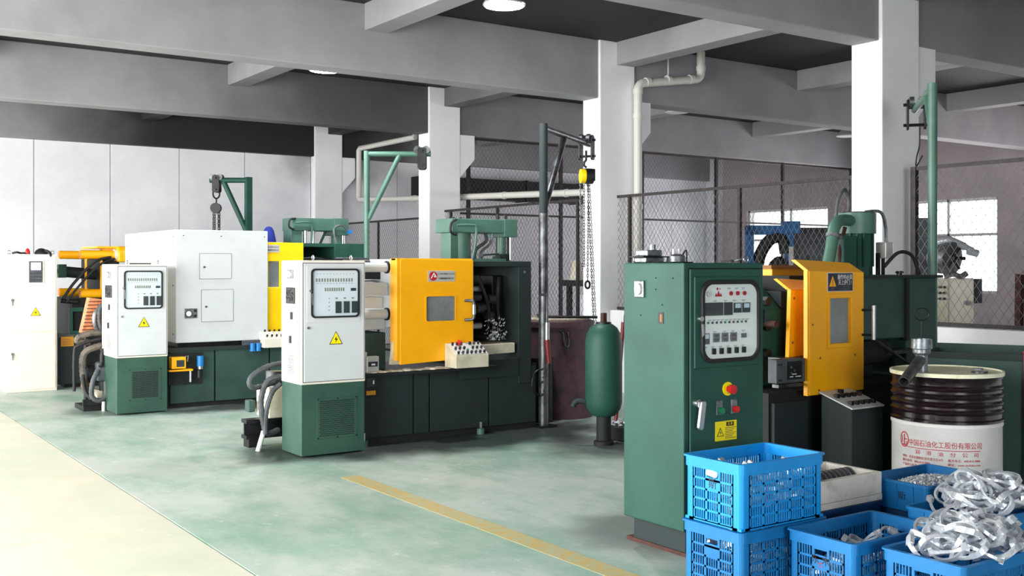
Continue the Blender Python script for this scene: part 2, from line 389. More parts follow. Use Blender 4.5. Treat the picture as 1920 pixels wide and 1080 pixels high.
# ------------------------------------------------------------------ mesh fences
def fence(label, axis, q, lo, hi, z0, z1, posts, rails, pitch, wire, pw=.035):
    c = (q, (lo + hi) / 2, z0) if axis == 'y' else ((lo + hi) / 2, q, z0)
    t = thing('mesh_fence', label, 'fence', c, 'wire mesh fences')
    def bx(l0, l1, a, b, d): return B(q - d, q + d, l0, l1, a, b) if axis == 'y' else B(l0, l1, q - d, q + d, a, b)
    for p in posts: bx(p - pw / 2, p + pw / 2, z0, z1, pw / 2).o('post', 'fence_iron', t)
    for r in rails: bx(lo, hi, r - .016, r + .016, .014).o('rail', 'fence_iron', t)
    m = MB(); k = 1.45; H = z1 - z0; d = H / k
    for sgn, off in ((1, .004), (-1, -.004)):
        u = lo - d
        while u < hi + d:
            u0, u1 = u, u + sgn * d; s0, s1 = 0., 1.
            for lim, lt in ((lo, True), (hi, False)):
                a = (lim - u0) / (u1 - u0)
                if (u1 > u0) == lt: s0 = max(s0, a)
                else: s1 = min(s1, a)
            if s1 > s0 + .01:
                pa, pb = u0 + (u1 - u0) * s0, u0 + (u1 - u0) * s1; za, zb = z0 + H * s0, z0 + H * s1
                P = ((q + off, pa, za), (q + off, pb, zb)) if axis == 'y' else ((pa, q + off, za), (pb, q + off, zb))
                m.cyl(P[0], P[1], wire, 4, None, False, False)
            u += pitch
    w_ = m.o('wire_mesh', 'fence_wire', t); w_['kind'] = 'stuff'
    return t
fence('tall mesh fence standing on the white wall beside the silver machine head', 'y', 8.37, -3.5, 5.82, .98, 2.39, [5.8, 3.2, .6, -2], [1.0, 2.375], .082, .0022, .05)
fence('mesh fence behind the green cabinet, between the two nearer columns', 'y', 8.37, 6.3, 9.88, .98, 2.36, [6.46, 7.9, 9.66], [1.0, 2.345], .07, .0018, .035)
fence('mesh fence behind the middle machine and round furnace', 'y', 8.37, 10.26, 13.92, .55, 2.36, [10.66, 12.49, 13.75], [.58, 2.345], .07, .0018, .035)
fence('mesh fence at the back wall, behind the slanting green crane', 'y', 8.37, 14.3, 18.05, .1, 2.28, [14.4, 16.1, 17.9], [.12, 2.265], .07, .0016, .03)
fence('tall mesh partition rising to the ceiling beam in the side room', 'x', 14.1, 8.7, 18.48, .1, 3.52, [8.9, 10.71, 12.5, 14.32, 16.13, 18.2], [.12, 2.33, 3.5], .075, .0018, .05)

# ------------------------------------------------------------------ pipes
t = thing('drain_pipe', 'white plastic drain pipe with elbows climbing the column to the beam', 'pipe', (8.62, 9.78, 0))
pts = [(8.62, 9.8, 0), (8.62, 9.8, 3.64)] + [(8.62 + .1 * (1 - math.cos(i * PI / 10)), 9.8, 3.64 + .1 * math.sin(i * PI / 10)) for i in range(1, 6)]
pts += [(9.54, 9.76, 3.86)] + [(9.54 + .1 * math.sin(i * PI / 10), 9.76, 3.86 + .1 * (1 - math.cos(i * PI / 10))) for i in range(1, 6)] + [(9.64, 9.76, 4.22)]
MB().tube(pts, .052, 14).o('pipe_run', 'pvc', t)
for z in (.9, 2.2, 3.3, 3.6): MB().cyl((8.62, 9.8, z), (8.62, 9.8, z + .06), .06, 16).o('collar', 'pvc', t)
for p, q in (((8.74, 9.797, 3.75), (8.8, 9.795, 3.762)), ((9.44, 9.765, 3.85), (9.5, 9.763, 3.86)), ((9.64, 9.76, 3.98), (9.64, 9.76, 4.04))): MB().cyl(p, q, .06, 16).o('collar', 'pvc', t)
MB().cyl((9.1, 9.78, 3.8), (9.1, 9.78, 4.22), .009, 8).cyl((9.07, 9.78, 3.81), (9.13, 9.78, 3.812), .06, 16).o('hanger', 'pvc', t)
t = thing('water_pipe', 'thin white pipe running behind the columns above the fence', 'pipe', (8.85, 14, 2.5))
MB().tube([(8.85, 15.7, 4.22), (8.85, 15.7, 3.68), (8.85, 17.75, 3.68), (8.85, 17.8, 3.64), (8.85, 17.8, 2.78), (8.85, 17.75, 2.73), (8.85, 15.0, 2.62), (8.85, 10.3, 2.46)], .048, 12).o('pipe_run', 'pvc', t)
for y, z in ((15.7, 2.648), (13.0, 2.552), (11.5, 2.5)): MB().cyl((8.85, y, z), (8.85, y + .05, z), .056, 14).o('collar', 'pvc', t)

# ------------------------------------------------------------------ high-bay lamps
def lamp(x, y, z, lit, label, power=0, lit_free=True):
    t = thing('ceiling_lamp', label, 'lamp', (x, y, z), 'high-bay lamps')
    MB().lathe((x, y, z), [(.19, 0), (.195, .012), (.17, .05), (.11, .11), (.07, .14), (.06, .17), (.05, .22), (.02, .235)], 28).o('dish', 'lamp_dish', t)
    MB().lathe((x, y, z - .004), [(.001, 0), (.175, 0), (.175, .008), (.001, .008)], 28).o('diffuser', 'lamp_glow' if lit else 'lamp_unlit', t)
    MB().cyl((x, y, z + .23), (x, y, 4.22 if lit_free else 3.945), .012, 8).o('hanging_rod', 'dark_metal', t)
    if lit:
        l = bpy.data.lights.new('lamp_light', 'SPOT'); l.energy = power; l.spot_size = 2.7; l.spot_blend = .6; l.shadow_soft_size = .17; l.color = (.93, .97, 1)
        o = bpy.data.objects.new('lamp_light', l); COL.objects.link(o); o.location = (x, y, z - .03); o.parent = t; o.matrix_parent_inverse = Matrix.Translation(-t.location)
lamp(5.05, 10.98, 3.69, True, 'lit lamp under the ceiling beyond the first beam', 130, False)
lamp(5.4, 7.95, 3.85, True, 'lit lamp at the top of the picture, nearest the camera', 160)
lamp(11.3, 11.95, 3.85, False, 'unlit round lamp on the ceiling behind the drain pipe')
lamp(15.9, 12.4, 3.85, False, 'unlit round lamp on the far ceiling, just beside the wide column')

# ------------------------------------------------------------------ fittings shared by cabinets and machines
def warn_sign(par, cx, z0, s, y):
    """yellow triangle with a lightning bolt on a face looking along -y"""
    h = s * .9
    f = MB().ext([(cx - s / 2, z0), (cx + s / 2, z0), (cx, z0 + h)], 'y', y - .003, y).o('warning_sign', 'black', par)
    k = .84
    MB().ext([(cx - s / 2 * k, z0 + h * .055), (cx + s / 2 * k, z0 + h * .055), (cx, z0 + h * .93)], 'y', y - .0045, y - .003).o('sign_face', 'yellow_sign', f)
    q = s * .17; m = z0 + h * .37
    MB().ext([(cx + q * .25, m + q * 1.35), (cx - q * .75, m - q * .05), (cx - q * .05, m - q * .05), (cx - q * .3, m - q * 1.2), (cx + q * .75, m + q * .3), (cx + q * .05, m + q * .3)], 'y', y - .0055, y - .0045).o('bolt_symbol', 'black', f)
def knob(par, x, y, z, r, d, m, name='button', n=12):
    return MB().cyl((x, y, z), (x, y - d, z), r, n).o(name, m, par)
def knobx(par, x, y, z, r, d, m, name='button', n=14):
    return MB().cyl((x, y, z), (x - d, y, z), r, n).o(name, m, par)

def white_cabinet(x0, x1, y0, y1, ztop, zband, label, grille):
    """two-tone control cabinet: glazed display door in front, switches on the narrow side"""
    t = thing('control_cabinet', label, 'cabinet', ((x0 + x1) / 2, (y0 + y1) / 2, 0), 'two-tone control cabinets')
    body = B(x0, x1, y0, y1, zband, ztop).o('body', 'cream_paint', t, .006)
    W = x1 - x0
    base = B(x0 + .004, x1 - .004, y0 + .004, y1 - .004, .012, zband).o('base', 'green_base', t, .004)
    # door, with a recessed seam round it
    B(x0 + .012, x1 - .012, y0 - .003, y0, zband + .018, ztop - .02).o('door_gasket', 'panel_dark', t)
    d = B(x0 + .017, x1 - .017, y0 - .014, y0 - .003, zband + .023, ztop - .025).o('door', 'shaded_white', t, .003)
    wx0, wx1, wz0, wz1 = x0 + W * .105, x1 - W * .115, ztop - .455, ztop - .065
    p = B(x0 + .04, x1 - .05, y0 - .017, y0 - .014, wz0 - .035, ztop - .045).o('window_plate', 'shaded_white', d, .002)
    gx0, gx1, gz0, gz1 = wx0 + .015, wx1, wz0, wz1
    MB().ring(rrect(gx0, gx1, gz0, gz1, .035), rrect(gx0 + .014, gx1 - .014, gz0 + .014, gz1 - .014, .025), 'y', y0 - .032, y0 - .016).o('window_seal', 'black_rubber', d)
    MB().ext(rrect(gx0 + .012, gx1 - .012, gz0 + .012, gz1 - .012, .025), 'y', y0 - .0195, y0 - .0172).o('display_panel', 'panel_face_blue', d)
    gw, gh = gx1 - gx0, gz1 - gz0
    def fx(u): return gx0 + gw * u
    def fz(v): return gz1 - gh * v
    yy = y0 - .0195
    pr_ = MB()
    for i in range(12): pr_.box(fx(.12 + i * .068), fx(.12 + i * .068) + .006, yy - .0012, yy, fz(.1) - .006, fz(.1))
    for i in range(14): pr_.box(fx(.1 + i * .056), fx(.1 + i * .056) + .013, yy - .0012, yy, fz(.27), fz(.2))
    for i in range(9): pr_.box(fx(.28 + i * .047), fx(.28 + i * .047) + .012, yy - .0012, yy, fz(.46), fz(.39))
    for i in range(12): pr_.box(fx(.12 + i * .065), fx(.12 + i * .065) + .014, yy - .0008, yy, fz(.305), fz(.295))
    for i in range(3):
        pr_.box(fx(.5 + i * .17), fx(.5 + i * .17) + .02, yy - .0012, yy, fz(.62), fz(.59))
    for v in (.62, .7, .78, .86): pr_.box(fx(.36), fx(.36) + .009, yy - .0012, yy, fz(v), fz(v) + .009)
    pr_.o('panel_print', 'tan_print', d)
    B(fx(.82), fx(.93), yy - .004, yy, fz(.46), fz(.4)).o('digital_readout', 'panel_dark', d)
    for i in range(3):
        m_ = B(fx(.5 + i * .17), fx(.5 + i * .17) + gw * .12, yy - .006, yy, fz(.91), fz(.67)).o('timer_module', 'panel_dark', d)
    B(gx0 + .012, gx1 - .012, y0 - .0295, y0 - .028, gz0 + .012, gz1 - .012).o('display_glass', 'display_glass', d)
    k = MB().cyl((gx0 - .008, y0 - .017, gz0 + gh * .55), (gx0 - .008, y0 - .034, gz0 + gh * .55), .01, 10).o('door_lock', 'steel', d)
    MB().ext([(gx0 - .002, gz0 + gh * .5), (gx0 + .008, gz0 + gh * .5), (gx0 + .012, gz0 + gh * .28), (gx0 + .002, gz0 + gh * .26)], 'y', y0 - .037, y0 - .034).o('key_bunch', 'steel', d)
    knob(d, x0 + .05, y0 - .014, wz0 - .075, .011, .012, 'steel', 'latch')
    warn_sign(d, x0 + W * .52, zband + .31, .115, y0 - .014)
    # narrow side
    H = ztop - zband
    ym = (y0 + y1) / 2; kd = (y1 - y0) / .2
    s = B(x0 - .012, x0, ym - .026 * kd, ym + .026 * kd, ztop - .145, ztop - .075).o('buzzer', 'zinc', t, .004)
    MB().ext([(ym + .016 * kd * math.cos(a), ztop - .11 + .025 * math.sin(a)) for a in [i * PI / 9 for i in range(18)]], 'x', x0 - .02, x0 - .012).o('buzzer_face', 'cream_paint', s)
    fa = B(x0 - .012, x0, ym - .042 * kd, ym + .042 * kd, ztop - .345, ztop - .215).o('fan', 'black', t, .006)
    for i in range(6):
        a = i * PI / 3
        MB().tube([(x0 - .014, ym + .012 * kd * math.cos(a), ztop - .28 + .016 * math.sin(a)), (x0 - .016, ym + .03 * kd * math.cos(a + .4), ztop - .28 + .04 * math.sin(a + .4)), (x0 - .014, ym + .036 * kd * math.cos(a + .9), ztop - .28 + .052 * math.sin(a + .9))], .003, 5).o('fan_guard_rib', 'panel_dark', fa)
    for zc, hh, u in ((ztop - .44, .075, -.012), (ztop - .63, .085, 0)):
        p = B(x0 - .004, x0, ym - .04 * kd, ym + .04 * kd, zc - hh, zc + hh).o('switch_plate', 'cream_paint', t, .001)
        B(x0 - .013, x0 - .004, ym + u * kd - .009 * kd, ym + u * kd + .009 * kd, zc - .03, zc + .03).o('switch', 'black', p)
        for yy_ in (-.033 * kd, .033 * kd):
            for zz in (-hh + .008, hh - .008): knobx(p, x0 - .004, ym + yy_, zc + zz, .004, .003, 'zinc', 'screw', 6)
    v = MB()
    for i in range(12): v.box(x0 - .003, x0, ym - .028 * kd, ym + .028 * kd, zband + .085 + i * .012, zband + .091 + i * .012)
    v.o('side_vent', 'zinc', t)
    # grille in the green base
    g0x, g1x, g0z, g1z = x0 + W * .24, x1 - W * .13, .135, zband - .115
    gp = B(g0x, g1x, y0, y0 + .004, g0z, g1z).o('grille_plate', 'green_base', t, .001)
    m = MB()
    if grille == 'slots':
        n = 17
        for i in range(n):
            z = g0z + .035 + (g1z - g0z - .07) * i / (n - 1)
            for u0, u1 in ((.1, .3), (.31, .5), (.51, .7), (.71, .9)): m.box(g0x + (g1x - g0x) * u0, g0x + (g1x - g0x) * u1, y0 - .003, y0 + .0005, z - .0045, z + .0045)
    else:
        nx, nz = 20, 18
        for j in range(nz):
            for i in range(nx):
                x = g0x + .025 + (g1x - g0x - .05) * (i + (.5 if j % 2 else 0)) / nx; z = g0z + .025 + (g1z - g0z - .05) * j / (nz - 1)
                m.ext([(x - .0045, z), (x, z - .0055), (x + .0045, z), (x, z + .0055)], 'y', y0 - .003, y0 + .0005)
    m.o('grille_holes', 'black', gp)
    for u in (0, .5, 1):
        for z in (g0z + .008, g1z - .008): knob(gp, g0x + .008 + (g1x - g0x - .016) * u, y0, z, .006, .004, 'dark_metal', 'screw', 6)
    for u in (.2, .8):
        MB().tube([(x0 + W * (u + .06), y0 + .1 + .02 * math.sin(a), ztop + .022 + .018 * math.cos(a)) for a in [i * PI / 6 for i in range(13)]], .005, 6).o('lifting_eye', 'steel', t)
    B(x0 + W * .3, x0 + W * .72, y0 + .09, y0 + .1, ztop, ztop + .012).o('top_bar', 'dark_metal', t)
    return t
white_cabinet(3.38, 3.935, 7.8, 8.2, 1.55, .572, 'white control cabinet on a green base with round-hole grille, before the middle machine', 'holes')
white_cabinet(2.82, 3.335, 11.1, 11.68, 1.525, .575, 'white control cabinet on a green base with slotted grille, before the white enclosure', 'slots')

# ------------------------------------------------------------------ beige cabinet at the edge of the picture
t = thing('control_cabinet', 'tall plain cream two-door cabinet with small lit screen, by the back machine', 'cabinet', (2.53, 14.05, 0))
B(2.24, 2.81, 13.8, 14.3, 0, 1.65).o('body', 'cream_paint', t, .006)
for z0, z1 in ((.03, .71), (.722, 1.63)):
    d = B(2.265, 2.79, 13.788, 13.8, z0, z1).o('door', 'cream_paint', t, .003)
    zc = z0 + (.43 if z0 < .5 else .38)
    h_ = MB().cyl((2.31, 13.788, zc), (2.31, 13.775, zc), .016, 12).o('door_latch', 'zinc', d)
    MB().ext([(2.302, zc + .01), (2.318, zc + .01), (2.314, zc - .07), (2.306, zc - .07)], 'y', 13.765, 13.776).o('latch_lever', 'zinc', h_)
s = B(2.47, 2.66, 13.775, 13.79, 1.29, 1.585).o('display_unit', 'pvc', t, .004)
B(2.49, 2.64, 13.769, 13.776, 1.31, 1.565).o('keypad', 'hose_grey', s)
B(2.51, 2.62, 13.766, 13.77, 1.46, 1.55).o('screen', 'screen', s)
k = MB()
for i in range(4):
    for j in range(3): k.box(2.505 + i * .033, 2.525 + i * .033, 13.765, 13.77, 1.33 + j * .04, 1.35 + j * .04)
k.o('keys', 'panel_dark', s)
warn_sign(t, 2.565, .91, .115, 13.786)
for x in (2.285, 2.77): MB().tube([(x + .02 * math.sin(a), 13.86, 1.672 + .02 * math.cos(a)) for a in [i * PI / 6 for i in range(13)]], .005, 6).o('lifting_eye', 'steel', t)
g = MB().lathe((2.66, 13.95, 1.65), [(.075, 0), (.08, .02), (.06, .05), (.03, .07), (.001, .075)], 14).o('work_glove', 'black_rubber'); tag(g, 'black lump of work gloves on top of the cream cabinet', 'glove')
MB().tube(spline([(2.7, 13.9, 1.69), (2.73, 13.83, 1.67), (2.735, 13.785, 1.62)], 4), [.02, .022, .02, .018, .018, .018, .016, .012, .008], 8).o('finger', 'black_rubber', g)
b = MB().lathe((2.50, 13.92, 1.65), [(.028, 0), (.028, .03), (.02, .055), (.008, .07), (.001, .072)], 14).o('warning_beacon', 'red_plastic'); tag(b, 'small dark red beacon on top of the cream cabinet', 'beacon')
MB().cyl((2.5, 13.92, 1.65), (2.5, 13.92, 1.657), .034, 14).o('beacon_base', 'black', b)
c = MB().tube(spline([(2.33, 13.9, 1.662), (2.37, 13.86, 1.672), (2.42, 13.92, 1.664), (2.46, 13.87, 1.664)], 5), .012, 6).o('cable_scrap', 'black_rubber'); tag(c, 'short dark scrap of cable on top of the cream cabinet', 'cable')

# ------------------------------------------------------------------ green control cabinet in front
t = thing('control_cabinet', 'large green control cabinet with round-cornered glass display window and red stop button', 'cabinet', (4.115, 4.225, 0))
x0, x1, y0, y1, zt = 3.82, 4.41, 3.99, 4.46, 1.52
B(x0, x1, y0, y1, .14, zt).o('body', 'green_paint', t, .007)
B(x0 + .05, x1 - .03, y0 + .04, y1 - .03, .02, .14).o('plinth', 'green_dark', t)
B(x0 + .04, x1 - .01, y0 + .02, y1 + .02, 0, .02).o('foot_plate', 'rust', t)
B(x0 + .028, x1 - .012, y0 - .003, y0, .165, 1.493).o('door_gasket', 'green_oily', t)
d = B(x0 + .033, x1 - .017, y0 - .014, y0 - .003, .17, 1.487).o('door', 'green_paint', t, .004)
B(x0 + .055, x1 - .05, y0 - .024, y0 - .013, .975, 1.448).o('window_plate', 'green_paint', d, .006)
MB().ring(rrect(3.912, 4.347, 1.0, 1.43, .075, 7), rrect(3.932, 4.328, 1.022, 1.408, .06, 7), 'y', y0 - .042, y0 - .022).o('window_seal', 'black_rubber', d, .003)
MB().ext(rrect(3.93, 4.33, 1.02, 1.41, .06, 7), 'y', y0 - .0275, y0 - .0242).o('display_panel', 'panel_face', d)
gx, gz, gw, gh, yy = 3.932, 1.408, .396, .386, y0 - .0275
def fx(u): return gx + gw * u
def fz(v): return gz - gh * v
for u in (.05, .2, .375): B(fx(u) - (.01 if u < .1 else 0), fx(u) + gw * .15, yy - .006, yy, fz(.42), fz(.245)).o('timer_module', 'panel_dark', d)
for u in (.555, .72):
    m = B(fx(u), fx(u) + gw * .14, yy - .006, yy, fz(.39), fz(.255)).o('meter', 'panel_dark', d)
    B(fx(u) + gw * .02, fx(u) + gw * .12, yy - .0075, yy - .006, fz(.325), fz(.265)).o('meter_dial', 'meter_face', m)
m = B(fx(.01), fx(.1), yy - .006, yy, fz(.8), fz(.655)).o('meter', 'panel_dark', d)
B(fx(.015), fx(.085), yy - .0075, yy - .006, fz(.725), fz(.665)).o('meter_dial', 'meter_face', m)
for u in (.17, .33, .49):
    m = B(fx(u), fx(u) + gw * .12, yy - .005, yy, fz(.78), fz(.655)).o('counter', 'zinc', d)
    for v in (.71, .765): B(fx(u) + gw * .025, fx(u) + gw * .095, yy - .0075, yy - .005, fz(v), fz(v - .04)).o('counter_window', 'panel_dark', m)
B(fx(.7), fx(.79), yy - .006, yy, fz(.735), fz(.675)).o('counter', 'hose_grey', d)
for u in (.15, .29, .43, .57, .71): B(fx(u), fx(u) + gw * .05, yy - .014, yy, fz(.94), fz(.86)).o('rocker_switch', 'black', d)
for i in range(10): knob(d, fx(.08 + i * .078), yy, fz(.515), .0065, .006, 'panel_dark' if i % 4 else 'green_plastic', 'indicator')
for u in (.5, .625, .755): knob(d, fx(u), yy, fz(.125), .0115, .008, 'red_print', 'indicator')
knob(d, fx(.09), yy, fz(.13), .016, .008, 'pvc', 'indicator')
MB().ext([(fx(.21), fz(.165)), (fx(.34), fz(.165)), (fx(.32), fz(.115)), (fx(.305), fz(.145)), (fx(.275), fz(.085)), (fx(.245), fz(.145)), (fx(.225), fz(.115))], 'y', yy - .001, yy).o('crown_emblem', 'red_print', d)
MB().ext(circ(fx(.255), fz(.06), .007, 10), 'y', yy - .001, yy).ext(circ(fx(.3), fz(.062), .004, 8), 'y', yy - .001, yy).o('emblem_mark', 'red_print', d)
p = MB()
for v, us in ((.05, (.45, .59, .72)), (.215, (.19, .38, .55, .72)), (.475, [.09 + i * .078 for i in range(10)]), (.63, (.18, .36, .52, .72)), (.835, (.02, .15, .29, .43, .57, .71))):
    for u in us: p.box(fx(u) - .004, fx(u) + .022, yy - .0008, yy, fz(v) - .0025, fz(v)); p.box(fx(u), fx(u) + .016, yy - .0008, yy, fz(v) - .0075, fz(v) - .005)
p.o('panel_print', 'panel_print', d)
MB().ext(rrect(3.93, 4.33, 1.02, 1.41, .06, 7), 'y', y0 - .0385, y0 - .037).o('display_glass', 'display_glass', d)
k = knob(d, 3.905, y0 - .024, 1.232, .014, .022, 'steel', 'door_lock'); MB().ext([(3.9, 1.205), (3.915, 1.205), (3.918, 1.15), (3.905, 1.14)], 'y', y0 - .05, y0 - .046).o('key', 'steel', k)
h_ = knob(d, 3.887, y0 - .014, .8, .02, .03, 'steel', 'door_handle')
MB().ext(rrect(3.886, 3.922, .665, .815, .014, 4), 'y', y0 - .062, y0 - .044).xf(Matrix.Translation((3.9, 0, .8)) @ Matrix.Rotation(.16, 4, 'Y') @ Matrix.Translation((-3.9, 0, -.8))).o('handle_lever', 'steel', h_, .004)
e = knob(d, 4.12, y0 - .014, .858, .036, .006, 'yellow_sign', 'emergency_stop', 24)
MB().cyl((4.12, y0 - .02, .858), (4.12, y0 - .045, .858), .014, 14).o('stop_stem', 'red_plastic', e); MB().cyl((4.12, y0 - .045, .858), (4.12, y0 - .062, .858), .024, 20).o('stop_head', 'red_plastic', e, .003)
for x, m in ((4.06, 'green_plastic'), (4.168, 'red_plastic')):
    b = B(x - .022, x + .022, y0 - .018, y0 - .014, .725, .8).o('button_plate', 'zinc', d, .002)
    knob(b, x + .004, y0 - .018, .748, .017, .02, m)
s = B(4.03, 4.187, y0 - .0165, y0 - .014, .588, .69).o('caution_sign', 'yellow_sign', d)
B(4.11, 4.165, y0 - .0175, y0 - .0165, .662, .684).o('sign_heading', 'black', s)
text('sign_heading_letters', '注 意', .016, (4.1375, y0 - .0178, .673), 'y', 'yellow_sign', s, .0002)
MB().ext([(4.04, .612), (4.092, .612), (4.066, .658)], 'y', y0 - .0172, y0 - .0165).o('sign_triangle', 'black', s)
MB().ext([(4.047, .6155), (4.085, .6155), (4.066, .649)], 'y', y0 - .0178, y0 - .0172).o('sign_triangle_face', 'yellow_sign', s)
MB().ext([(4.067, .642), (4.06, .629), (4.066, .629), (4.063, .618), (4.073, .633), (4.068, .633)], 'y', y0 - .0184, y0 - .0178).o('sign_bolt', 'black', s)
m = MB()
for i in range(7): m.box(4.1, 4.18 - (i % 3) * .012, y0 - .017, y0 - .0165, .652 - i * .009, .655 - i * .009)
m.o('sign_print', 'panel_dark', s)
for z in (.4, 1.2): MB().cyl((x1 - .012, y0 - .02, z), (x1 - .012, y0 - .02, z + .07), .008, 8).o('hinge', 'green_dark', t)
b = B(x0 - .014, x0, 4.285, 4.36, 1.335, 1.425).o('buzzer', 'zinc', t, .004); MB().ext([(4.3225 + .024 * math.cos(a), 1.38 + .03 * math.sin(a)) for a in [i * PI / 10 for i in range(20)]], 'x', x0 - .024, x0 - .014).o('buzzer_face', 'cream_paint', b)
b = B(x0 - .003, x0, 4.14, 4.18, 1.2, 1.262).o('cable_slot', 'black', t); B(x0 - .004, x0 - .003, 4.15, 4.165, 1.21, 1.25).o('slot_wire', 'copper_tan', b)
for y, z in ((4.32, 1.24), (4.15, 1.3), (4.07, 1.44), (4.2, 1.44), (4.2, 1.38)): knobx(t, x0, y, z, .004, .003, 'green_oily', 'screw', 8)
for x, y in ((3.86, 4.4), (4.35, 4.06)): MB().tube([(x + .018 * math.sin(a), y, zt + .018 + .018 * math.cos(a)) for a in [i * PI / 6 for i in range(13)]], .004, 6).o('lifting_eye', 'steel', t)
def die_part(x, y, z, label, kind):
    q = thing('casting_sample', label, 'metal part', (x, y, z), 'metal parts on the green cabinet')
    if kind == 0:
        B(x - .075, x + .06, y - .05, y + .05, z, z + .03).o('lower_block', 'zinc', q, .006); MB().ext([(x - .11, y - .07), (x + .1, y - .075), (x + .12, y + .04), (x + .06, y + .08), (x - .09, y + .07)], 'z', z + .03, z + .036).o('flange', 'dark_metal', q)
        B(x - .06, x + .05, y - .045, y + .05, z + .036, z + .07).o('upper_block', 'zinc', q, .006); MB().cyl((x + .02, y, z + .07), (x + .02, y, z + .1), .018, 12).o('boss', 'zinc', q)
    else:
        B(x - .09, x + .08, y - .05, y + .05, z, z + .006).o('flange', 'dark_metal', q); MB().lathe((x, y, z + .006), [(.055, 0), (.05, .03), (.03, .042), (.001, .044)], 14).o('dome', 'zinc', q)
        for u in (-.02, .02): MB().cyl((x + u, y, z + .04), (x + u, y, z + .075), .008, 8).o('pin', 'steel', q)
        MB().tube(spline([(x + .04, y, z + .03), (x + .075, y, z + .07), (x + .08, y, z)], 5), .004, 6).o('wire_loop', 'dark_metal', q)
die_part(3.94, 4.38, zt + .001, 'stepped grey metal part with a dark flange on the green cabinet', 0)
die_part(4.06, 4.3, zt + .001, 'domed grey metal part with two pins on the green cabinet', 1)
c = MB().tube(spline([(4.2, 4.1, zt + .006), (4.26, 4.07, zt + .014), (4.3, 4.12, zt + .006), (4.34, 4.08, zt + .02), (4.38, 4.1, zt + .005)], 5), .005, 6).o('wire_scrap', 'steel'); tag(c, 'thin bright scrap of wire on top of the green cabinet', 'wire')

# ------------------------------------------------------------------ middle die casting machine
t = thing('die_casting_machine', 'die casting machine with orange sliding door and company plate, behind the round-hole cabinet', 'machine', (5, 8.5, 0))
bed = B(3.97, 5.86, 8.09, 9.0, .0, .6).o('bed', 'green_oily', t)
for a, b in ((4.0, 4.53), (4.54, 4.69), (4.70, 5.31), (5.32, 5.84)): B(a + .004, b - .004, 8.07, 8.09, .055, .575).o('bed_panel', 'green_dark', bed, .003)
led = B(3.99, 5.35, 7.97, 8.1, .585, .612).o('ledge', 'green_oily', t)
m = MB()
for i in range(60):
    x = 4.05 + 1.15 * random.random(); y = 7.985 + .1 * random.random(); r = .012 + .02 * random.random()
    m.lathe((x, y, .612), [(r * 1.5, 0), (r, r * .35), (.0005, r * .45)], 6)
m.box(4.05, 5.1, 7.985, 8.09, .612, .617); q = m.o('metal_swarf', 'tan_crud', led); q['kind'] = 'stuff'
# clamp end
B(4.06, 4.36, 8.25, 8.95, .6, .93).o('clamp_base', 'green_mid', t, .01)
pl = MB().ext([(8.1, .99), (8.24, .97), (8.9, .97), (9.0, 1.0), (9.0, 1.5), (8.9, 1.565), (8.16, 1.565), (8.1, 1.52), (8.1, 1.38), (8.16, 1.32), (8.16, 1.12), (8.1, 1.06)], 'x', 4.36, 4.46).o('platen', 'shaded_white', t, .008)
for y in (8.22, 8.88):
    for z in (1.495, 1.09):
        b = MB().ring(circ(y, z, .042, 18), circ(y, z, .032, 18), 'x', 4.1, 4.36).o('tie_bar', 'shaded_white', t); MB().cyl((4.3, y, z), (4.13, y, z), .033, 16).o('bar_core', 'zinc', b)
        MB().ring(circ(y, z, .055, 18), circ(y, z, .042, 18), 'x', 4.345, 4.361).o('collar', 'dark_metal', b)
MB().ext([(8.2, 1.25), (8.5, 1.28), (8.6, 1.33), (8.5, 1.38), (8.2, 1.36)], 'x', 4.08, 4.36).o('toggle_arm', 'shaded_white', t, .01)
B(4.05, 4.36, 8.3, 8.8, 1.14, 1.24).o('toggle_block', 'cream_paint', t, .01); B(4.06, 4.36, 8.26, 8.84, .955, 1.06).o('crosshead', 'shaded_white', t, .008)
MB().cyl((4.05, 8.6, 1.52), (4.36, 8.6, 1.52), .06, 14).o('ejector_cylinder', 'dark_metal', t)
B(4.1, 4.36, 8.35, 8.8, 1.39, 1.46).o('link_housing', 'dark_metal', t)
m = B(3.99, 4.1, 8.09, 8.16, .63, .78).o('limit_box', 'cream_paint', t, .004)
for z in (.69, .75): knob(m, 4.06, 8.09, z, .012, .012, 'black')
MB().solid([(4.31, 8.06, .665), (4.4, 8.06, .665), (4.4, 8.06, .86), (4.335, 8.06, .86)], [(4.31, 8.1, .665), (4.4, 8.1, .665), (4.4, 8.1, .86), (4.335, 8.1, .86)]).o('splash_plate', 'beige_paint', t)
# door
d = MB().ring([(4.365, .665), (5.1, .69), (5.1, 1.56), (4.365, 1.57)], [(4.61, 1.02), (4.915, 1.02), (4.915, 1.25), (4.61, 1.25)], 'y', 7.995, 8.03).o('door', 'yellow_paint', t, .006, 'orange sliding guard door')
B(4.335, 4.366, 8.0, 8.12, .7, 1.57).o('door_edge', 'yellow_paint', d); B(4.335, 5.1, 8.03, 8.1, 1.555, 1.572).o('door_rail', 'yellow_paint', d)
MB().ring(rrect(4.605, 4.92, 1.015, 1.255, .02), rrect(4.618, 4.907, 1.028, 1.242, .015), 'y', 7.99, 7.996).o('window_trim', 'yellow_paint', d)
B(4.6, 4.925, 8.01, 8.016, 1.01, 1.26).o('window_pane', 'door_glass', d)
h_ = MB().tube(spline([(5.01, 7.995, 1.2), (5.045, 7.94, 1.2), (5.06, 7.925, 1.18), (5.06, 7.925, 1.06), (5.045, 7.94, 1.035), (5.01, 7.995, 1.03)], 5), .013, 10).o('handle', 'worn_steel', d)
MB().cyl((5.06, 7.925, 1.08), (5.06, 7.925, 1.165), .017, 12).o('handle_grip', 'steel', h_)
n = B(4.632, 4.905, 7.9905, 7.995, 1.37, 1.465).o('name_plate', 'plate_silver', d, .001)
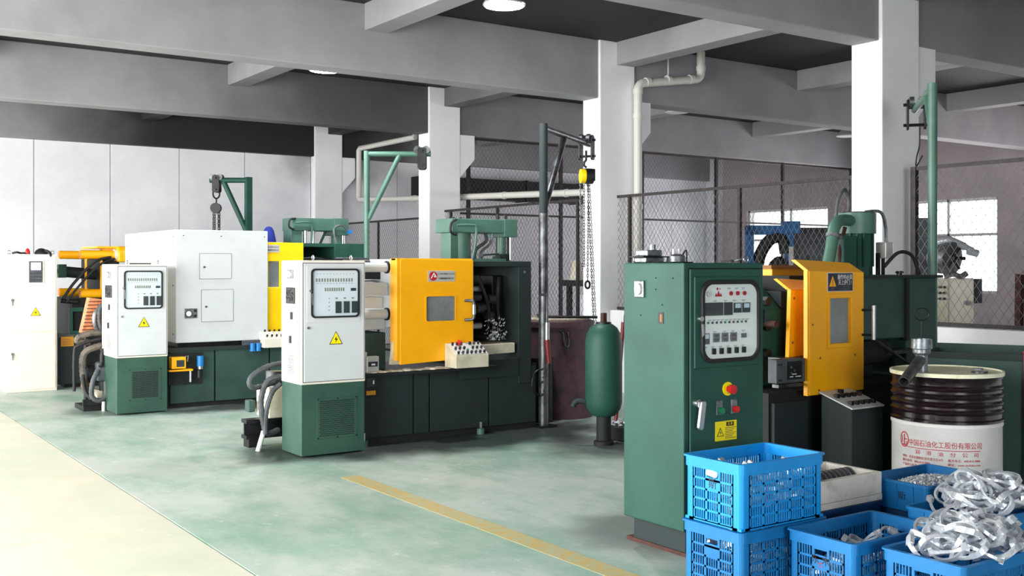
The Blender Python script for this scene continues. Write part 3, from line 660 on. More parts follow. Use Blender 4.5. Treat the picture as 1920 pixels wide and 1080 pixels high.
MB().ext(circ(4.685, 1.418, .04, 24), 'y', 7.9885, 7.9905).o('logo_disc', 'red_print', n)
MB().ext([(4.657, 1.398), (4.668, 1.398), (4.69, 1.436), (4.7, 1.418), (4.688, 1.418), (4.692, 1.408), (4.72, 1.408), (4.69, 1.45)], 'y', 7.9875, 7.9885).o('logo_mark', 'white_print', n)
text('plate_letters', 'L. K. MACHINERY CO.,LTD.', .021, (4.812, 7.9895, 1.437), 'y', 'plate_navy', n, .0004, .72)
text('plate_letters', '力勁機械廠有限公司', .02, (4.812, 7.9895, 1.397), 'y', 'plate_navy', n, .0004, .88)
# die housing, open to the front
h = B(5.1, 5.64, 8.85, 8.93, .6, 1.5).o('housing_back', 'green_oily', t)
B(5.1, 5.78, 8.06, 8.95, 1.5, 1.55).o('housing_top', 'green_dark', t, .006)
B(5.635, 5.78, 8.06, 8.95, .42, 1.5).o('housing_side', 'green_dark', t, .006)
MB().cyl((5.7, 8.06, 1.45), (5.7, 8.052, 1.45), .012, 12).o('plug', 'steel', t)
B(5.0, 5.62, 8.04, 8.1, .5, .66).o('housing_sill', 'green_dark', t)
tr = MB().solid([(5.08, 8.07, .7), (5.6, 8.07, .71), (5.6, 8.4, .73), (5.08, 8.4, .73)], [(5.08, 8.07, .79), (5.6, 8.07, .8), (5.6, 8.4, .8), (5.08, 8.4, .79)]).o('drip_tray', 'beige_paint', t, .004)
B(5.1, 5.5, 8.06, 8.1, .64, .665).o('guide_strip', 'worn_steel', t)
B(5.14, 5.26, 8.3, 8.8, .82, 1.4).o('die_half', 'dark_metal', t, .01); B(5.5, 5.62, 8.3, 8.8, .82, 1.42).o('die_half', 'dark_metal', t, .01)
for z in (1.3, .96): MB().cyl((5.1, 8.22, z), (5.32, 8.22, z), .032, 14).o('guide_bar', 'steel', t)
m = MB()
for i in range(150):
    x = 5.38 + .17 * random.random(); y = 8.14 + .12 * random.random(); z = .82 + .2 * random.random() ** 1.5; a = random.random() * 6.3; e = .008 + .018 * random.random()
    m.solid([(x, y, z), (x + e * math.cos(a), y + e * math.sin(a), z + e * .3), (x + e * .5, y, z + e)], [(x + .002, y + .004, z), (x + e * math.cos(a) + .002, y + e * math.sin(a) + .004, z + e * .3), (x + e * .5, y + .004, z + e)])
q = m.o('casting_flash', 'cast_metal', t); q['kind'] = 'stuff'
for (x, y, z, r) in ((5.36, 8.3, 1.12, .05), (5.46, 8.26, 1.2, .045), (5.3, 8.28, 1.22, .04), (5.44, 8.28, 1.06, .05)): MB().cyl((x - .04, y, z), (x + .05, y, z), r, 10).o('coupling', 'worn_steel', t)
for p in ([(5.28, 8.2, 1.42), (5.33, 8.16, 1.25), (5.4, 8.2, 1.1), (5.42, 8.25, .95)], [(5.5, 8.18, 1.4), (5.46, 8.14, 1.28), (5.5, 8.2, 1.12), (5.53, 8.22, 1.0)]): MB().tube(spline(p), .016, 8).o('hose', 'black_rubber', t)
# press head on top
pb = B(5.1, 5.82, 8.36, 8.66, 1.815, 1.945).o('press_beam', 'green_bright', t, .008)
B(5.68, 5.83, 8.355, 8.665, 1.78, 1.95).o('press_beam_end', 'green_bright', t, .006)
for x in (5.2, 5.28, 5.36): MB().cyl((x, 8.5, 1.945), (x, 8.5, 1.962), .014, 6).o('bolt', 'dark_metal', pb)
for x in (5.7, 5.79): MB().cyl((x, 8.5, 1.95), (x, 8.5, 2.0), .014, 8).o('bolt', 'dark_metal', pb)
MB().cyl((5.27, 8.5, 1.55), (5.27, 8.5, 1.82), .105, 24).o('lift_cylinder', 'green_bright', t)
B(5.12, 5.24, 8.42, 8.6, 1.55, 1.815).o('press_post', 'green_bright', t, .006)
r = MB().cyl((5.73, 8.48, 1.62), (5.73, 8.48, 1.79), .045, 16).o('piston_rod', 'green_bright', t); MB().cyl((5.73, 8.48, 1.55), (5.73, 8.48, 1.62), .065, 16).o('gland', 'green_dark', r)
MB().cyl((5.79, 8.42, 1.56), (5.79, 8.42, 1.79), .016, 10).o('gauge_rod', 'steel', t); MB().cyl((5.83, 8.5, 1.55), (5.83, 8.5, 1.79), .022, 10).o('guide_rod', 'dark_metal', t)
MB().cyl((5.78, 8.55, 1.55), (5.78, 8.55, 1.6), .09, 16).o('valve_block', 'green_dark', t)
MB().tube(spline([(5.14, 8.34, 1.88), (5.3, 8.33, 1.885), (5.345, 8.33, 1.86), (5.34, 8.34, 1.7), (5.32, 8.36, 1.56)], 5), .012, 8).o('oil_pipe', 'green_bright', t)
MB().tube(spline([(5.52, 8.45, 1.82), (5.53, 8.45, 1.74), (5.42, 8.45, 1.66), (5.4, 8.45, 1.55)], 6), .017, 8).o('hose', 'hose_grey', t); MB().tube(spline([(5.6, 8.45, 1.82), (5.58, 8.45, 1.72), (5.48, 8.45, 1.64), (5.46, 8.45, 1.55)], 6), .014, 8).o('hose', 'zinc', t)
MB().tube(spline([(5.13, 8.34, 1.93), (5.06, 8.3, 1.9), (5.05, 8.3, 1.82), (5.12, 8.32, 1.79)], 6), .012, 8).o('cable_loop', 'black_rubber', t)
MB().tube([(5.45, 8.4, 1.58), (5.47, 8.4, 1.61), (5.64, 8.4, 1.62), (5.66, 8.4, 1.56)], .009, 6).o('pipe_loop', 'green_dark', t)
B(5.2, 5.7, 8.36, 8.7, 1.55, 1.575).o('head_plate', 'green_bright', t)
# boxes on the front
c = thing('operator_panel', 'sloping beige push-button box hung before the orange door', 'control box', (4.96, 7.9, .63))
MB().ext([(7.8, .625), (7.99, .625), (7.99, .83), (7.94, .83), (7.8, .735)], 'x', 4.8, 5.135).o('case', 'beige_paint', c, .004)
fp = MB().solid([(4.81, 7.805, .739), (5.125, 7.805, .739), (5.125, 7.937, .829), (4.81, 7.937, .829)], [(4.81, 7.803, .743), (5.125, 7.803, .743), (5.125, 7.935, .833), (4.81, 7.935, .833)]).o('button_face', 'plate_silver', c)
for j in range(3):
    for i in range(7):
        if i == 3 and j: continue
        u = .12 + .76 * j / 2; x = 4.835 + i * .044; y = 7.803 + .132 * u; z = .743 + .09 * u
        MB().cyl((x, y, z), (x, y - .01, z + .018), .011, 10).o('button', ('black', 'panel_dark', 'black')[(i + j) % 3], fp)
MB().cyl((4.9, 7.92, .824), (4.9, 7.905, .853), .02, 14).o('stop_button', 'red_plastic', fp); MB().cyl((4.94, 7.84, .77), (4.94, 7.832, .785), .011, 10).o('start_button', 'green_plastic', fp)
B(4.98, 5.02, 7.985, 8.04, .66, .7).o('bracket', 'dark_metal', c)
c = B(4.05, 4.165, 8.0, 8.06, .612, .75).o('socket_box', 'plate_silver', None, .006); tag(c, 'small silver box with a dark slot on the ledge of the middle machine', 'box')
B(4.065, 4.15, 7.994, 8.0, .665, .705).o('slot', 'plate_navy', c); B(4.09, 4.125, 7.99, 7.994, .675, .69).o('slot_label', 'white_print', c)
c = B(4.0, 4.16, 7.99, 8.06, .41, .585).o('junction_box', 'black', t, .004); B(4.045, 4.12, 7.986, 7.99, .5, .57).o('data_plate', 'panel_dark', c); B(4.1, 4.112, 7.984, 7.986, .52, .55).o('data_print', 'white_print', c); B(4.04, 4.125, 7.985, 7.99, .43, .465).o('caution_label', 'orange_label', c)
for x in (4.04, 5.2): f = MB().cyl((x, 8.03, 0), (x, 8.03, .05), .035, 12).o('levelling_foot', 'green_bright', t); MB().cyl((x, 8.03, .05), (x, 8.03, .11), .012, 8).o('foot_bolt', 'steel', f)
# hand wheel and small pipework at the furnace end
MB().tube([(5.86 + .085 * math.cos(a), 8.04, .42 + .12 * math.sin(a)) for a in [i * PI / 10 for i in range(21)]], .008, 6).o('hand_wheel', 'dark_metal', t)
for i in range(7): MB().cyl((5.86 + .03 * (i % 3), 8.03, .3 + i * .04), (5.9 + .03 * (i % 2), 8.03, .31 + i * .04), .012, 8).o('pipe_joint', 'worn_steel', t)
# hoses and pump gear beside the round-hole cabinet
p = thing('pump_unit', 'dark steel bracket with grey tank and hoses on the floor beside the round-hole cabinet', 'pump', (3.4, 8.55, 0))
B(3.2, 3.75, 8.5, 8.62, .07, .1).box(3.2, 3.75, 8.5, 8.62, .2, .23).box(3.2, 3.75, 8.55, 8.57, .1, .2).o('bracket_beam', 'dark_metal', p); B(3.22, 3.32, 8.5, 8.62, 0, .07).box(3.62, 3.72, 8.5, 8.62, 0, .07).o('bracket_foot', 'dark_metal', p)
B(3.36, 3.7, 8.42, 8.7, .24, .5).o('tank', 'beige_paint', p, .01); B(3.28, 3.34, 8.66, 8.76, .27, .37).o('valve', 'green_mid', p, .01)
MB().cyl((3.46, 8.55, .5), (3.46, 8.55, .62), .07, 14).o('motor', 'worn_steel', p)
MB().cyl((3.22, 8.3, 0), (3.27, 8.3, .16), .02, 10).o('drain_spout', 'pvc', p)
def hose(pts, r, m, par, name='hose', k=8, ridged=True):
    P = spline(pts, k)
    MB().tube(P, [r * (1.06 if i % 2 else .94) for i in range(len(P))] if ridged else r, 9).o(name, m, par)
hose([(3.5, 8.4, .7), (3.3, 8.32, .68), (3.16, 8.3, .6), (3.18, 8.3, .52), (3.4, 8.4, .54)], .022, 'hose_grey', p)
hose([(3.45, 8.3, .6), (3.3, 8.28, .57), (3.24, 8.28, .42), (3.26, 8.28, .24), (3.3, 8.3, .14), (3.42, 8.36, .15)], .024, 'hose_grey', p)
hose([(3.4, 8.26, .54), (3.33, 8.26, .48), (3.28, 8.26, .34), (3.27, 8.27, .14)], .02, 'hose_grey', p)

# ------------------------------------------------------------------ round furnace and hand tools
f = thing('melting_furnace', 'rusty maroon cylindrical furnace at the end of the middle machine', 'furnace', (6.5, 8.6, 0))
MB().lathe((6.5, 8.62, 0), [(.36, 0), (.36, .9), (.375, .9), (.375, .955), (.34, .97), (.2, .97)], 36).o('shell', 'maroon_iron', f)
MB().lathe((6.5, 8.62, .965), [(.33, 0), (.33, .015), (.22, .02), (.21, 0)], 30).o('lining_rim', 'tan_crud', f)
MB().tube([(6.28, 8.29, .88), (6.3, 8.26, .86), (6.31, 8.25, .74), (6.34, 8.24, .71), (6.37, 8.25, .74), (6.36, 8.26, .86)], .014, 8).o('lifting_lug', 'worn_steel', f)
MB().cyl((6.1, 8.35, .0), (6.1, 8.35, .62), .12, 16).o('burner_pipe', 'dark_metal', f)
l = MB().cyl((6.35, 8.6, 1.0), (6.75, 8.28, .995), .013, 8).o('ladle', 'dark_metal'); tag(l, 'dark ladle rod lying across the furnace rim', 'ladle')
MB().lathe((6.32, 8.62, .985), [(.001, 0), (.05, .005), (.065, .04), (.06, .04), (.045, .01), (.001, .008)], 16).o('ladle_cup', 'worn_steel', l)
b = MB().tube([(5.84, 8.0, 1.24), (5.9, 7.99, 1.24), (5.905, 7.985, 1.2), (5.905, 7.985, .98)], .012, 8).o('spray_lance', 'worn_steel'); tag(b, 'spray lance with red handle hanging on the dark crane post', 'lance')
MB().cyl((5.905, 7.985, .98), (5.905, 7.985, .8), .024, 12).o('valve_body', 'steel', b); MB().cyl((5.905, 7.985, .82), (5.915, 7.97, .6), .03, 12, .022).o('red_handle', 'dark_red', b)

# ------------------------------------------------------------------ jib cranes
def trolley(par, c, ang, hook):
    M = Matrix.Translation(c) @ Matrix.Rotation(ang, 4, 'Z')
    t_ = MB().ext(rrect(-.05, .05, -.16, .09, .03), 'y', -.075, -.06).xf(M).o('trolley_plate', 'dark_metal', par)
    MB().ext(rrect(-.05, .05, -.16, .09, .03), 'y', .06, .075).xf(M).o('trolley_plate', 'dark_metal', par)
    for x in (-.05, .05):
        for y in (-.04, .04): MB().cyl((x, y - .018, .065), (x, y + .018, .065), .045, 14).xf(M).o('trolley_wheel', 'worn_steel', t_)
    for z_ in (-.12, .05): MB().cyl((0, -.1, z_), (0, .1, z_), .013, 8).xf(M).o('trolley_axle', 'dark_metal', t_)
    return t_
def link_chain(p0, p1, pitch=.03, r=.0035, w_=.008):
    p0, p1 = Vector(p0), Vector(p1); d = p1 - p0; n = max(2, int(d.length / pitch)); m = MB(); dn = d.normalized(); u = dn.orthogonal().normalized(); v = dn.cross(u)
    for i in range(n):
        c = p0 + d * ((i + .5) / n); a = u if i % 2 else v; L_ = d.length / n * .68
        m.tube([c + dn * (L_ * math.cos(q)) + a * (w_ * math.sin(q)) for q in [k * PI / 4 for k in range(9)]], r, 4, False)
    return m
def crane(label, base, top, dirv, reach, r, mpost, mboom, strut0, strutx, z0=0, square=False):
    x, y = base; dx, dy = dirv; n = math.hypot(dx, dy); dx /= n; dy /= n
    t = thing('jib_crane', label, 'crane', (x, y, z0), 'jib cranes beside the machines')
    if square: B(x - r, x + r, y - r, y + r, z0, top).o('post', mpost, t, .004)
    else: MB().cyl((x, y, z0), (x, y, top), r, 16).o('post', mpost, t)
    B(x - r * 2.2, x + r * 2.2, y - r * 2.2, y + r * 2.2, z0, z0 + .02).o('base_plate', 'dark_metal', t)
    e = (x + dx * reach, y + dy * reach)
    MB().cyl((x, y, top - r), (e[0], e[1], top - r), r * .85, 14).o('boom', mboom, t)
    MB().cyl((x + dx * r * .5, y + dy * r * .5, strut0), (x + dx * strutx, y + dy * strutx, top - r * 1.4), r * .85, 14).o('strut', mboom, t)
    trolley(t, (x + dx * (reach - .1), y + dy * (reach - .1), top - r - .02), math.atan2(dy, dx), None)
    return t, e
t, e = crane('dark steel jib crane carrying a yellow chain hoist, beside the furnace', (5.92, 8.06), 2.84, (1.17, .78), 1.42, .04, 'green_dark', 'worn_steel', 2.05, .6)
MB().cyl((5.92, 8.06, 0), (5.92, 8.06, 2.0), .046, 16).o('post_sleeve', 'worn_steel', t)
hx, hy = 5.92 + 1.17 * .93, 8.06 + .78 * .93
h = thing('chain_hoist', 'yellow and black hand chain hoist with long chains on the dark crane', 'hoist', (hx, hy, 2.5))
MB().tube([(hx, hy, 2.62), (hx, hy + .03, 2.6), (hx, hy + .035, 2.565), (hx, hy, 2.545)], .012, 8).cyl((hx, hy, 2.62), (hx, hy, 2.72), .012, 8).o('top_hook', 'dark_metal', h)
MB().cyl((hx - .06, hy + .02, 2.45), (hx - .015, hy, 2.45), .075, 18).o('hoist_cover', 'yellow_light', h); MB().cyl((hx - .015, hy, 2.45), (hx + .06, hy - .03, 2.45), .082, 18).o('chain_wheel', 'black', h); B(hx - .03, hx + .09, hy - .05, hy + .03, 2.4, 2.53).o('gear_case', 'dark_metal', h, .01)
link_chain((hx - .055, hy + .03, 2.38), (hx - .05, hy + .03, 1.62)).o('chain', 'steel', h); link_chain((hx - .02, hy + .01, 2.38), (hx - .01, hy + .02, 1.5)).o('chain', 'worn_steel', h)
link_chain((hx + .03, hy, 2.38), (hx + .02, hy, 1.36)).o('chain', 'worn_steel', h); link_chain((hx + .02, hy, 2.38), (hx + .09, hy - .02, .84)).o('chain', 'worn_steel', h); link_chain((hx + .045, hy, 2.38), (hx + .12, hy - .02, .84)).o('chain', 'steel', h)
MB().tube([(hx + .02 + .03 * math.sin(a), hy, 1.31 + .038 * math.cos(a)) for a in [i * PI / 8 for i in range(17)]], .011, 8).o('load_hook', 'dark_metal', h)
crane('green jib crane with slanting brace, behind the middle machine platen', (5.63, 11.12), 2.84, (.6, -.4), .74, .035, 'green_bright', 'green_bright', 2.05, .38)
t, e = crane('short green jib crane reaching over the white enclosure', (5.65, 14.93), 2.8, (-.47, .32), .56, .045, 'green_paint', 'green_paint', 2.0, .36, 0, True)
cx_, cy_ = 5.65 - .47 * .82, 14.93 + .32 * .82
h = thing('chain_hoist', 'small black chain hoist hanging above the white enclosure', 'hoist', (cx_, cy_, 2.4))
MB().tube([(cx_ + .05 * math.sin(a), cy_, 2.56 + .07 * math.cos(a)) for a in [i * PI / 8 for i in range(17)]], .012, 8).o('shackle', 'dark_metal', h); MB().cyl((cx_, cy_, 2.49), (cx_, cy_, 2.41), .012, 8).o('hook', 'dark_metal', h)
MB().cyl((cx_ - .03, cy_ - .04, 2.35), (cx_ + .02, cy_ + .04, 2.35), .075, 18).o('hoist_body', 'black', h)
for u in (-.045, -.02, .03, .05): link_chain((cx_ + u, cy_, 2.28), (cx_ + u, cy_, 1.7), .034, .005, .01).o('chain', 'worn_steel', h)
t, e = crane('tall green pipe jib crane standing behind the oil drum', (7.0, 4.7), 2.85, (.95, .82), 1.15, .034, 'green_bright', 'green_bright', 2.5, .3)
MB().tube(spline([(7.75, 5.32, 2.65), (7.8, 5.36, 2.5), (7.72, 5.33, 2.4), (7.76, 5.36, 2.33), (7.8, 5.33, 2.42)], 5), .006, 6).o('wire_loop', 'black_rubber', t)

# ------------------------------------------------------------------ pressure accumulator
t = thing('gas_accumulator', 'green bottle-shaped pressure accumulator standing beside the green cabinet', 'gas bottle', (5.75, 6.97, 0))
MB().lathe((5.75, 6.97, 0), [(.06, .235), (.1, .25), (.14, .3), (.156, .36), (.156, .86), (.145, .93), (.115, .985), (.075, 1.015), (.06, 1.02)], 36).o('shell', 'green_paint', t)
MB().lathe((5.75, 6.97, 1.015), [(.065, 0), (.065, .018), (.03, .02)], 20).o('collar', 'dark_metal', t); B(5.73, 5.77, 6.95, 6.99, 1.03, 1.11).o('valve', 'rust', t, .004)
MB().lathe((5.75, 6.97, 0), [(.085, 0), (.085, .03), (.062, .04), (.062, .24)], 20).o('neck', 'green_oily', t); MB().tube(spline([(5.62, 7.06, .36), (5.58, 7.09, .365), (5.55, 7.11, .35), (5.54, 7.12, .32)], 5), .024, 10).o('side_pipe', 'green_dark', t)
b = B(5.95, 6.3, 6.95, 7.25, 0, .12).o('scrap_tray', 'green_oily', None, .01); tag(b, 'low dark tray of metal scraps behind the accumulator', 'tray')
m = MB()
for i in range(60):
    x = 5.98 + .28 * random.random(); y = 6.98 + .24 * random.random(); a = random.random() * 6; z = .12 + .03 * random.random()
    m.cyl((x, y, z), (x + .04 * math.cos(a), y + .04 * math.sin(a), z + .01), .008, 6)
q = m.o('metal_scraps', 'cast_metal'); tag(q, 'bright metal scraps heaped in the low tray behind the accumulator', 'scrap', None, 'stuff')
t_ = MB().cyl((6.46, 7.66, .0), (6.54, 7.64, .98), .02, 10).o('fire_rod', 'dark_red'); tag(t_, 'red rod leaning beside the white column behind the accumulator', 'rod')
MB().cyl((6.54, 7.64, .98), (6.545, 7.64, 1.05), .012, 8).o('rod_tip', 'steel', t_)

# ------------------------------------------------------------------ machine with the white enclosure
t = thing('die_casting_machine', 'die casting machine under a big white box enclosure with lemon-yellow door', 'machine', (4.5, 12.2, 0))
B(3.4, 5.9, 11.34, 13.1, 0, .64).o('bed', 'green_oily', t)
for a, b in ((3.42, 3.9), (3.91, 4.52), (4.53, 5.2), (5.21, 5.88)): B(a + .004, b - .004, 11.31, 11.34, .05, .6).o('bed_panel', 'green_mid', t, .003)
B(3.4, 5.0, 11.28, 11.36, .6, .64).o('bed_lip', 'green_dark', t)
en = B(3.48, 4.5, 11.3, 13.3, .69, 1.895).o('enclosure', 'shaded_white', t, .008)
B(3.52, 4.46, 11.36, 13.2, .63, .69).o('enclosure_foot', 'dark_metal', t)
for (x0, x1, z0, z1) in ((3.735, 4.08, 1.37, 1.64), (3.755, 4.1, .91, 1.25)):
    B(x0 - .004, x1 + .004, 11.297, 11.3, z0 - .004, z1 + .004).o('hatch_seam', 'hose_grey', en); d = B(x0, x1, 11.292, 11.299, z0, z1).o('hatch', 'shaded_white', en, .001)
    knob(d, x0 + .045, 11.292, (z0 + z1) / 2 - .01, .011, .01, 'worn_steel', 'latch')
for x in (3.56, 3.97, 4.46): knob(en, x, 11.3, 1.83, .006, .003, 'black', 'screw', 8)
for y, z in ((11.4, 1.82), (11.4, 1.3), (11.4, .78), (12.7, 1.82), (13.2, 1.75)): knobx(en, 3.48, y, z, .008, .004, 'dark_metal', 'screw', 8)
g = B(3.57, 3.705, 11.291, 11.3, .95, 1.055).o('gauge_panel', 'zinc', en, .002); q = knob(g, 3.61, 11.291, 1.0, .034, .012, 'panel_dark', 'pressure_gauge', 20); MB().cyl((3.61, 11.279, 1.0), (3.61, 11.277, 1.0), .028, 20).o('gauge_dial', 'white_print', q)
for z in (.975, 1.03): knob(g, 3.68, 11.291, z, .014, .014, 'black')
d = MB().ring([(4.51, .62), (4.95, .62), (4.95, 1.77), (4.51, 1.775)], [(4.53, 1.27), (4.66, 1.27), (4.66, 1.56), (4.53, 1.56)], 'y', 11.36, 11.4).o('door', 'yellow_light', t, .006, 'lemon-yellow guard door')
B(4.52, 4.67, 11.375, 11.381, 1.26, 1.57).o('window_pane', 'door_glass', d); n = B(4.5, 4.66, 11.356, 11.36, 1.66, 1.745).o('name_plate', 'plate_silver', d)
text('plate_letters', 'MACHINERY CO.,LTD.', .02, (4.585, 11.355, 1.72), 'y', 'plate_navy', n, .0004, .68); text('plate_letters', '機械廠有限公司', .02, (4.585, 11.355, 1.685), 'y', 'plate_navy', n, .0004, .9)
B(4.95, 5.4, 11.7, 12.9, .6, 1.55).o('die_block', 'green_oily', t); B(5.05, 5.3, 11.6, 11.75, 1.2, 1.5).o('die_half', 'dark_metal', t, .01)
for z in (1.52, 1.58): MB().tube(spline([(5.0, 11.7, z), (5.2, 11.62, z + .02), (5.45, 11.66, z - .02)], 5), .015, 6).o('hose', 'black_rubber', t)
B(5.45, 5.88, 11.6, 12.9, .6, 1.775).o('housing_side', 'green_paint', t, .008); B(4.95, 5.5, 11.62, 12.9, 1.73, 1.775).o('housing_top', 'green_paint', t, .006); B(4.95, 5.46, 12.6, 12.8, 1.5, 1.73).o('housing_back', 'green_oily', t)
B(5.02, 5.74, 11.85, 12.15, 1.93, 2.08).o('press_beam', 'green_bright', t, .008); B(5.56, 5.75, 11.84, 12.16, 1.88, 2.085).o('press_beam_end', 'green_bright', t, .006)
B(5.02, 5.16, 11.88, 12.12, 1.77, 1.94).o('press_post', 'green_bright', t, .006)
for x in (5.21, 5.31): MB().cyl((x, 11.9, 1.77), (x, 11.9, 1.94), .03, 14).o('piston_rod', 'steel', t)
MB().cyl((5.62, 11.92, 1.77), (5.62, 11.92, 1.9), .06, 16).o('lift_cylinder', 'green_bright', t); MB().cyl((5.7, 11.9, 1.77), (5.7, 11.9, 1.9), .025, 12).o('piston_rod', 'steel', t)
MB().cyl((5.42, 11.95, 1.77), (5.5, 11.95, 1.94), .016, 8).o('brace', 'green_paint', t)
MB().tube(spline([(5.05, 11.82, 2.02), (5.2, 11.81, 2.03), (5.26, 11.82, 2.0), (5.26, 11.84, 1.8)], 5), .011, 8).o('oil_pipe', 'green_bright', t); MB().tube(spline([(5.56, 11.82, 1.8), (5.54, 11.81, 1.96), (5.64, 11.8, 2.0), (5.73, 11.82, 1.93)], 5), .012, 8).o('oil_pipe', 'zinc', t)
MB().tube(spline([(5.06, 11.85, 2.07), (4.98, 11.82, 2.05), (4.97, 11.82, 1.97), (5.04, 11.84, 1.94)], 5), .012, 8).o('cable_loop', 'black_rubber', t)
B(5.72, 5.78, 11.82, 11.86, 1.9, 1.95).o('sensor', 'blue_plastic', t)
c = thing('operator_panel', 'small cream push-button box at the lower corner of the white enclosure', 'control box', (4.5, 11.2, .6))
MB().ext([(11.14, .61), (11.3, .61), (11.3, .78), (11.27, .78), (11.14, .71)], 'x', 4.4, 4.66).o('case', 'cream_paint', c, .004)
for i in range(4):
    for j in range(2): y = 11.17 + j * .07; z = .735 + j * .05; MB().cyl((4.44 + i * .055, y, z), (4.44 + i * .055, y - .008, z + .018), .012, 8).o('button', 'black', c)
s = thing('socket_outlet', 'pair of blue plug sockets under the white enclosure', 'socket', (4.33, 11.26, .6)); B(4.2, 4.4, 11.27, 11.3, .64, .69).o('mount', 'hose_grey', s)
for x in (4.3, 4.365): q = MB().cyl((x, 11.24, .59), (x, 11.24, .66), .028, 14).o('socket', 'blue_plastic', s); MB().cyl((x, 11.24, .575), (x, 11.24, .59), .033, 14).o('socket_cap', 'blue_plastic', q)
MB().tube(spline([(4.3, 11.22, .575), (4.33, 11.2, .53), (4.365, 11.22, .575)], 5), .007, 6).o('cord', 'black_rubber', s)
v = thing('air_service_unit', 'yellow valve box and blue air filter on a dark plate below the white enclosure', 'air unit', (3.5, 11.28, .3))
B(3.4, 3.76, 11.29, 11.31, .25, .58).o('back_plate', 'green_oily', v); b = B(3.4, 3.55, 11.18, 11.29, .43, .55).o('valve_box', 'yellow_paint', v, .006); B(3.45, 3.53, 11.175, 11.18, .45, .52).o('valve_window', 'panel_dark', b); MB().tube([(3.54, 11.2, .55), (3.58, 11.2, .56), (3.57, 11.2, .5)], .007, 6).o('valve_loop', 'steel', v)
B(3.38, 3.63, 11.2, 11.29, .4, .418).o('shelf', 'yellow_paint', v); MB().cyl((3.61, 11.23, .28), (3.61, 11.23, .4), .014, 8).o('drop_tube', 'steel', v)
MB().cyl((3.72, 11.24, .44), (3.72, 11.24, .55), .035, 14).o('filter_bowl', 'blue_plastic', v); MB().cyl((3.72, 11.24, .41), (3.72, 11.24, .44), .03, 14).o('filter_cap', 'steel', v); MB().cyl((3.71, 11.24, .32), (3.71, 11.24, .4), .03, 12).o('regulator', 'black', v)
b = MB().lathe((4.93, 12.35, 1.78), [(.05, 0), (.09, .001), (.085, .05), (.06, .16), (.035, .2), (.001, .21)], 16).o('cloth_cover', 'blue_plastic'); MATS['blue_cloth'] = mat('blue_cloth', '#1b2d8c', .8); b.data.materials[0] = MATS['blue_cloth']
tag(b, 'dark blue cloth cover draped beside the back press head', 'cloth')
B(4.86, 5.0, 12.28, 12.42, 1.775, 1.785).o('hem', 'blue_cloth', b)

# ------------------------------------------------------------------ cooler and hose tangle beside the slotted cabinet
t = thing('oil_cooler', 'orange finned oil cooler with ribbed frame, beside the slotted cabinet', 'cooler', (2.85, 11.95, .8))
fr = MB().solid([(2.66, 11.85, .8), (3.0, 11.85, .72), (3.08, 11.85, 1.12), (2.74, 11.85, 1.17)], [(2.66, 12.0, .8), (3.0, 12.0, .72), (3.08, 12.0, 1.12), (2.74, 12.0, 1.17)]).o('core', 'cooler_orange', t)
for i in range(9):
    z = .83 + i * .037; x = 2.665 + i * .008
    B(x - .006, x + .3, 11.835, 11.85, z, z + .008).o('fin', 'rust', t)
for x in (2.7, 2.95): B(x, x + .04, 11.86, 11.95, 0, .85).o('stand_leg', 'dark_metal', t)
hose([(2.86, 11.82, 1.1), (2.78, 11.8, 1.0), (2.78, 11.8, .88), (2.84, 11.82, .78)], .022, 'zinc', t, 'hose')
hose([(2.9, 11.82, 1.14), (2.82, 11.78, 1.02), (2.83, 11.78, .86), (2.9, 11.82, .76)], .02, 'hose_grey', t, 'hose')
t = thing('hydraulic_pump', 'grey pump motor with tangled corrugated hoses beside the slotted cabinet', 'pump', (2.75, 11.75, 0))
B(2.62, 3.0, 11.6, 12.0, 0, .05).box(2.62, 3.0, 11.62, 11.66, .05, .12).o('base_frame', 'dark_metal', t); B(2.78, 2.98, 11.72, 11.95, .05, .2).o('sump', 'beige_paint', t, .01)
B(2.76, 2.92, 11.6, 11.74, .3, .5).o('terminal_box', 'hose_grey', t, .02); MB().cyl((2.84, 11.67, .2), (2.84, 11.67, .3), .05, 12).o('box_post', 'dark_metal', t)
MB().cyl((2.7, 11.85, .36), (3.0, 11.85, .36), .1, 18).o('motor', 'black', t); MB().cyl((2.67, 11.85, .36), (2.7, 11.85, .36), .075, 18).o('motor_cap', 'blue_plastic', t)
MB().cyl((2.86, 11.72, .62), (2.86, 11.66, .62), .045, 14).o('gauge', 'steel', t); B(2.68, 2.8, 11.83, 11.93, .5, .6).o('valve_block', 'dark_metal', t)
B(2.66, 2.74, 11.8, 11.9, .22, .31).o('coil', 'cooler_orange', t)
MB().cyl((2.8, 11.53, 0), (2.8, 11.53, .1), .018, 10).o('drain_spout', 'pvc', t)
for pts, r, m in (([(3.0, 11.78, .78), (2.75, 11.75, .8), (2.62, 11.75, .77), (2.6, 11.76, .72), (2.72, 11.76, .7)], .034, 'hose_old'), ([(3.0, 11.72, .74), (2.8, 11.7, .74), (2.6, 11.72, .68), (2.56, 11.74, .6), (2.56, 11.75, .2)], .016, 'black_rubber'),
                  ([(3.0, 11.7, .68), (2.78, 11.7, .66), (2.66, 11.72, .6), (2.64, 11.74, .48), (2.66, 11.75, .3), (2.68, 11.75, .18)], .036, 'hose_old'), ([(2.95, 11.66, .66), (2.82, 11.62, .62), (2.8, 11.6, .5), (2.78, 11.58, .46)], .022, 'black_rubber'),
                  ([(3.0, 11.64, .58), (2.9, 11.62, .56), (2.86, 11.6, .5)], .02, 'hose_grey'), ([(2.76, 11.6, .42), (2.7, 11.56, .3), (2.69, 11.55, .16), (2.76, 11.54, .11), (2.83, 11.55, .16), (2.84, 11.58, .3)], .026, 'hose_grey'), ([(2.68, 11.76, .48), (2.64, 11.72, .34), (2.65, 11.66, .2), (2.7, 11.6, .12)], .02, 'black_rubber')):
    hose(pts, r, m, t)

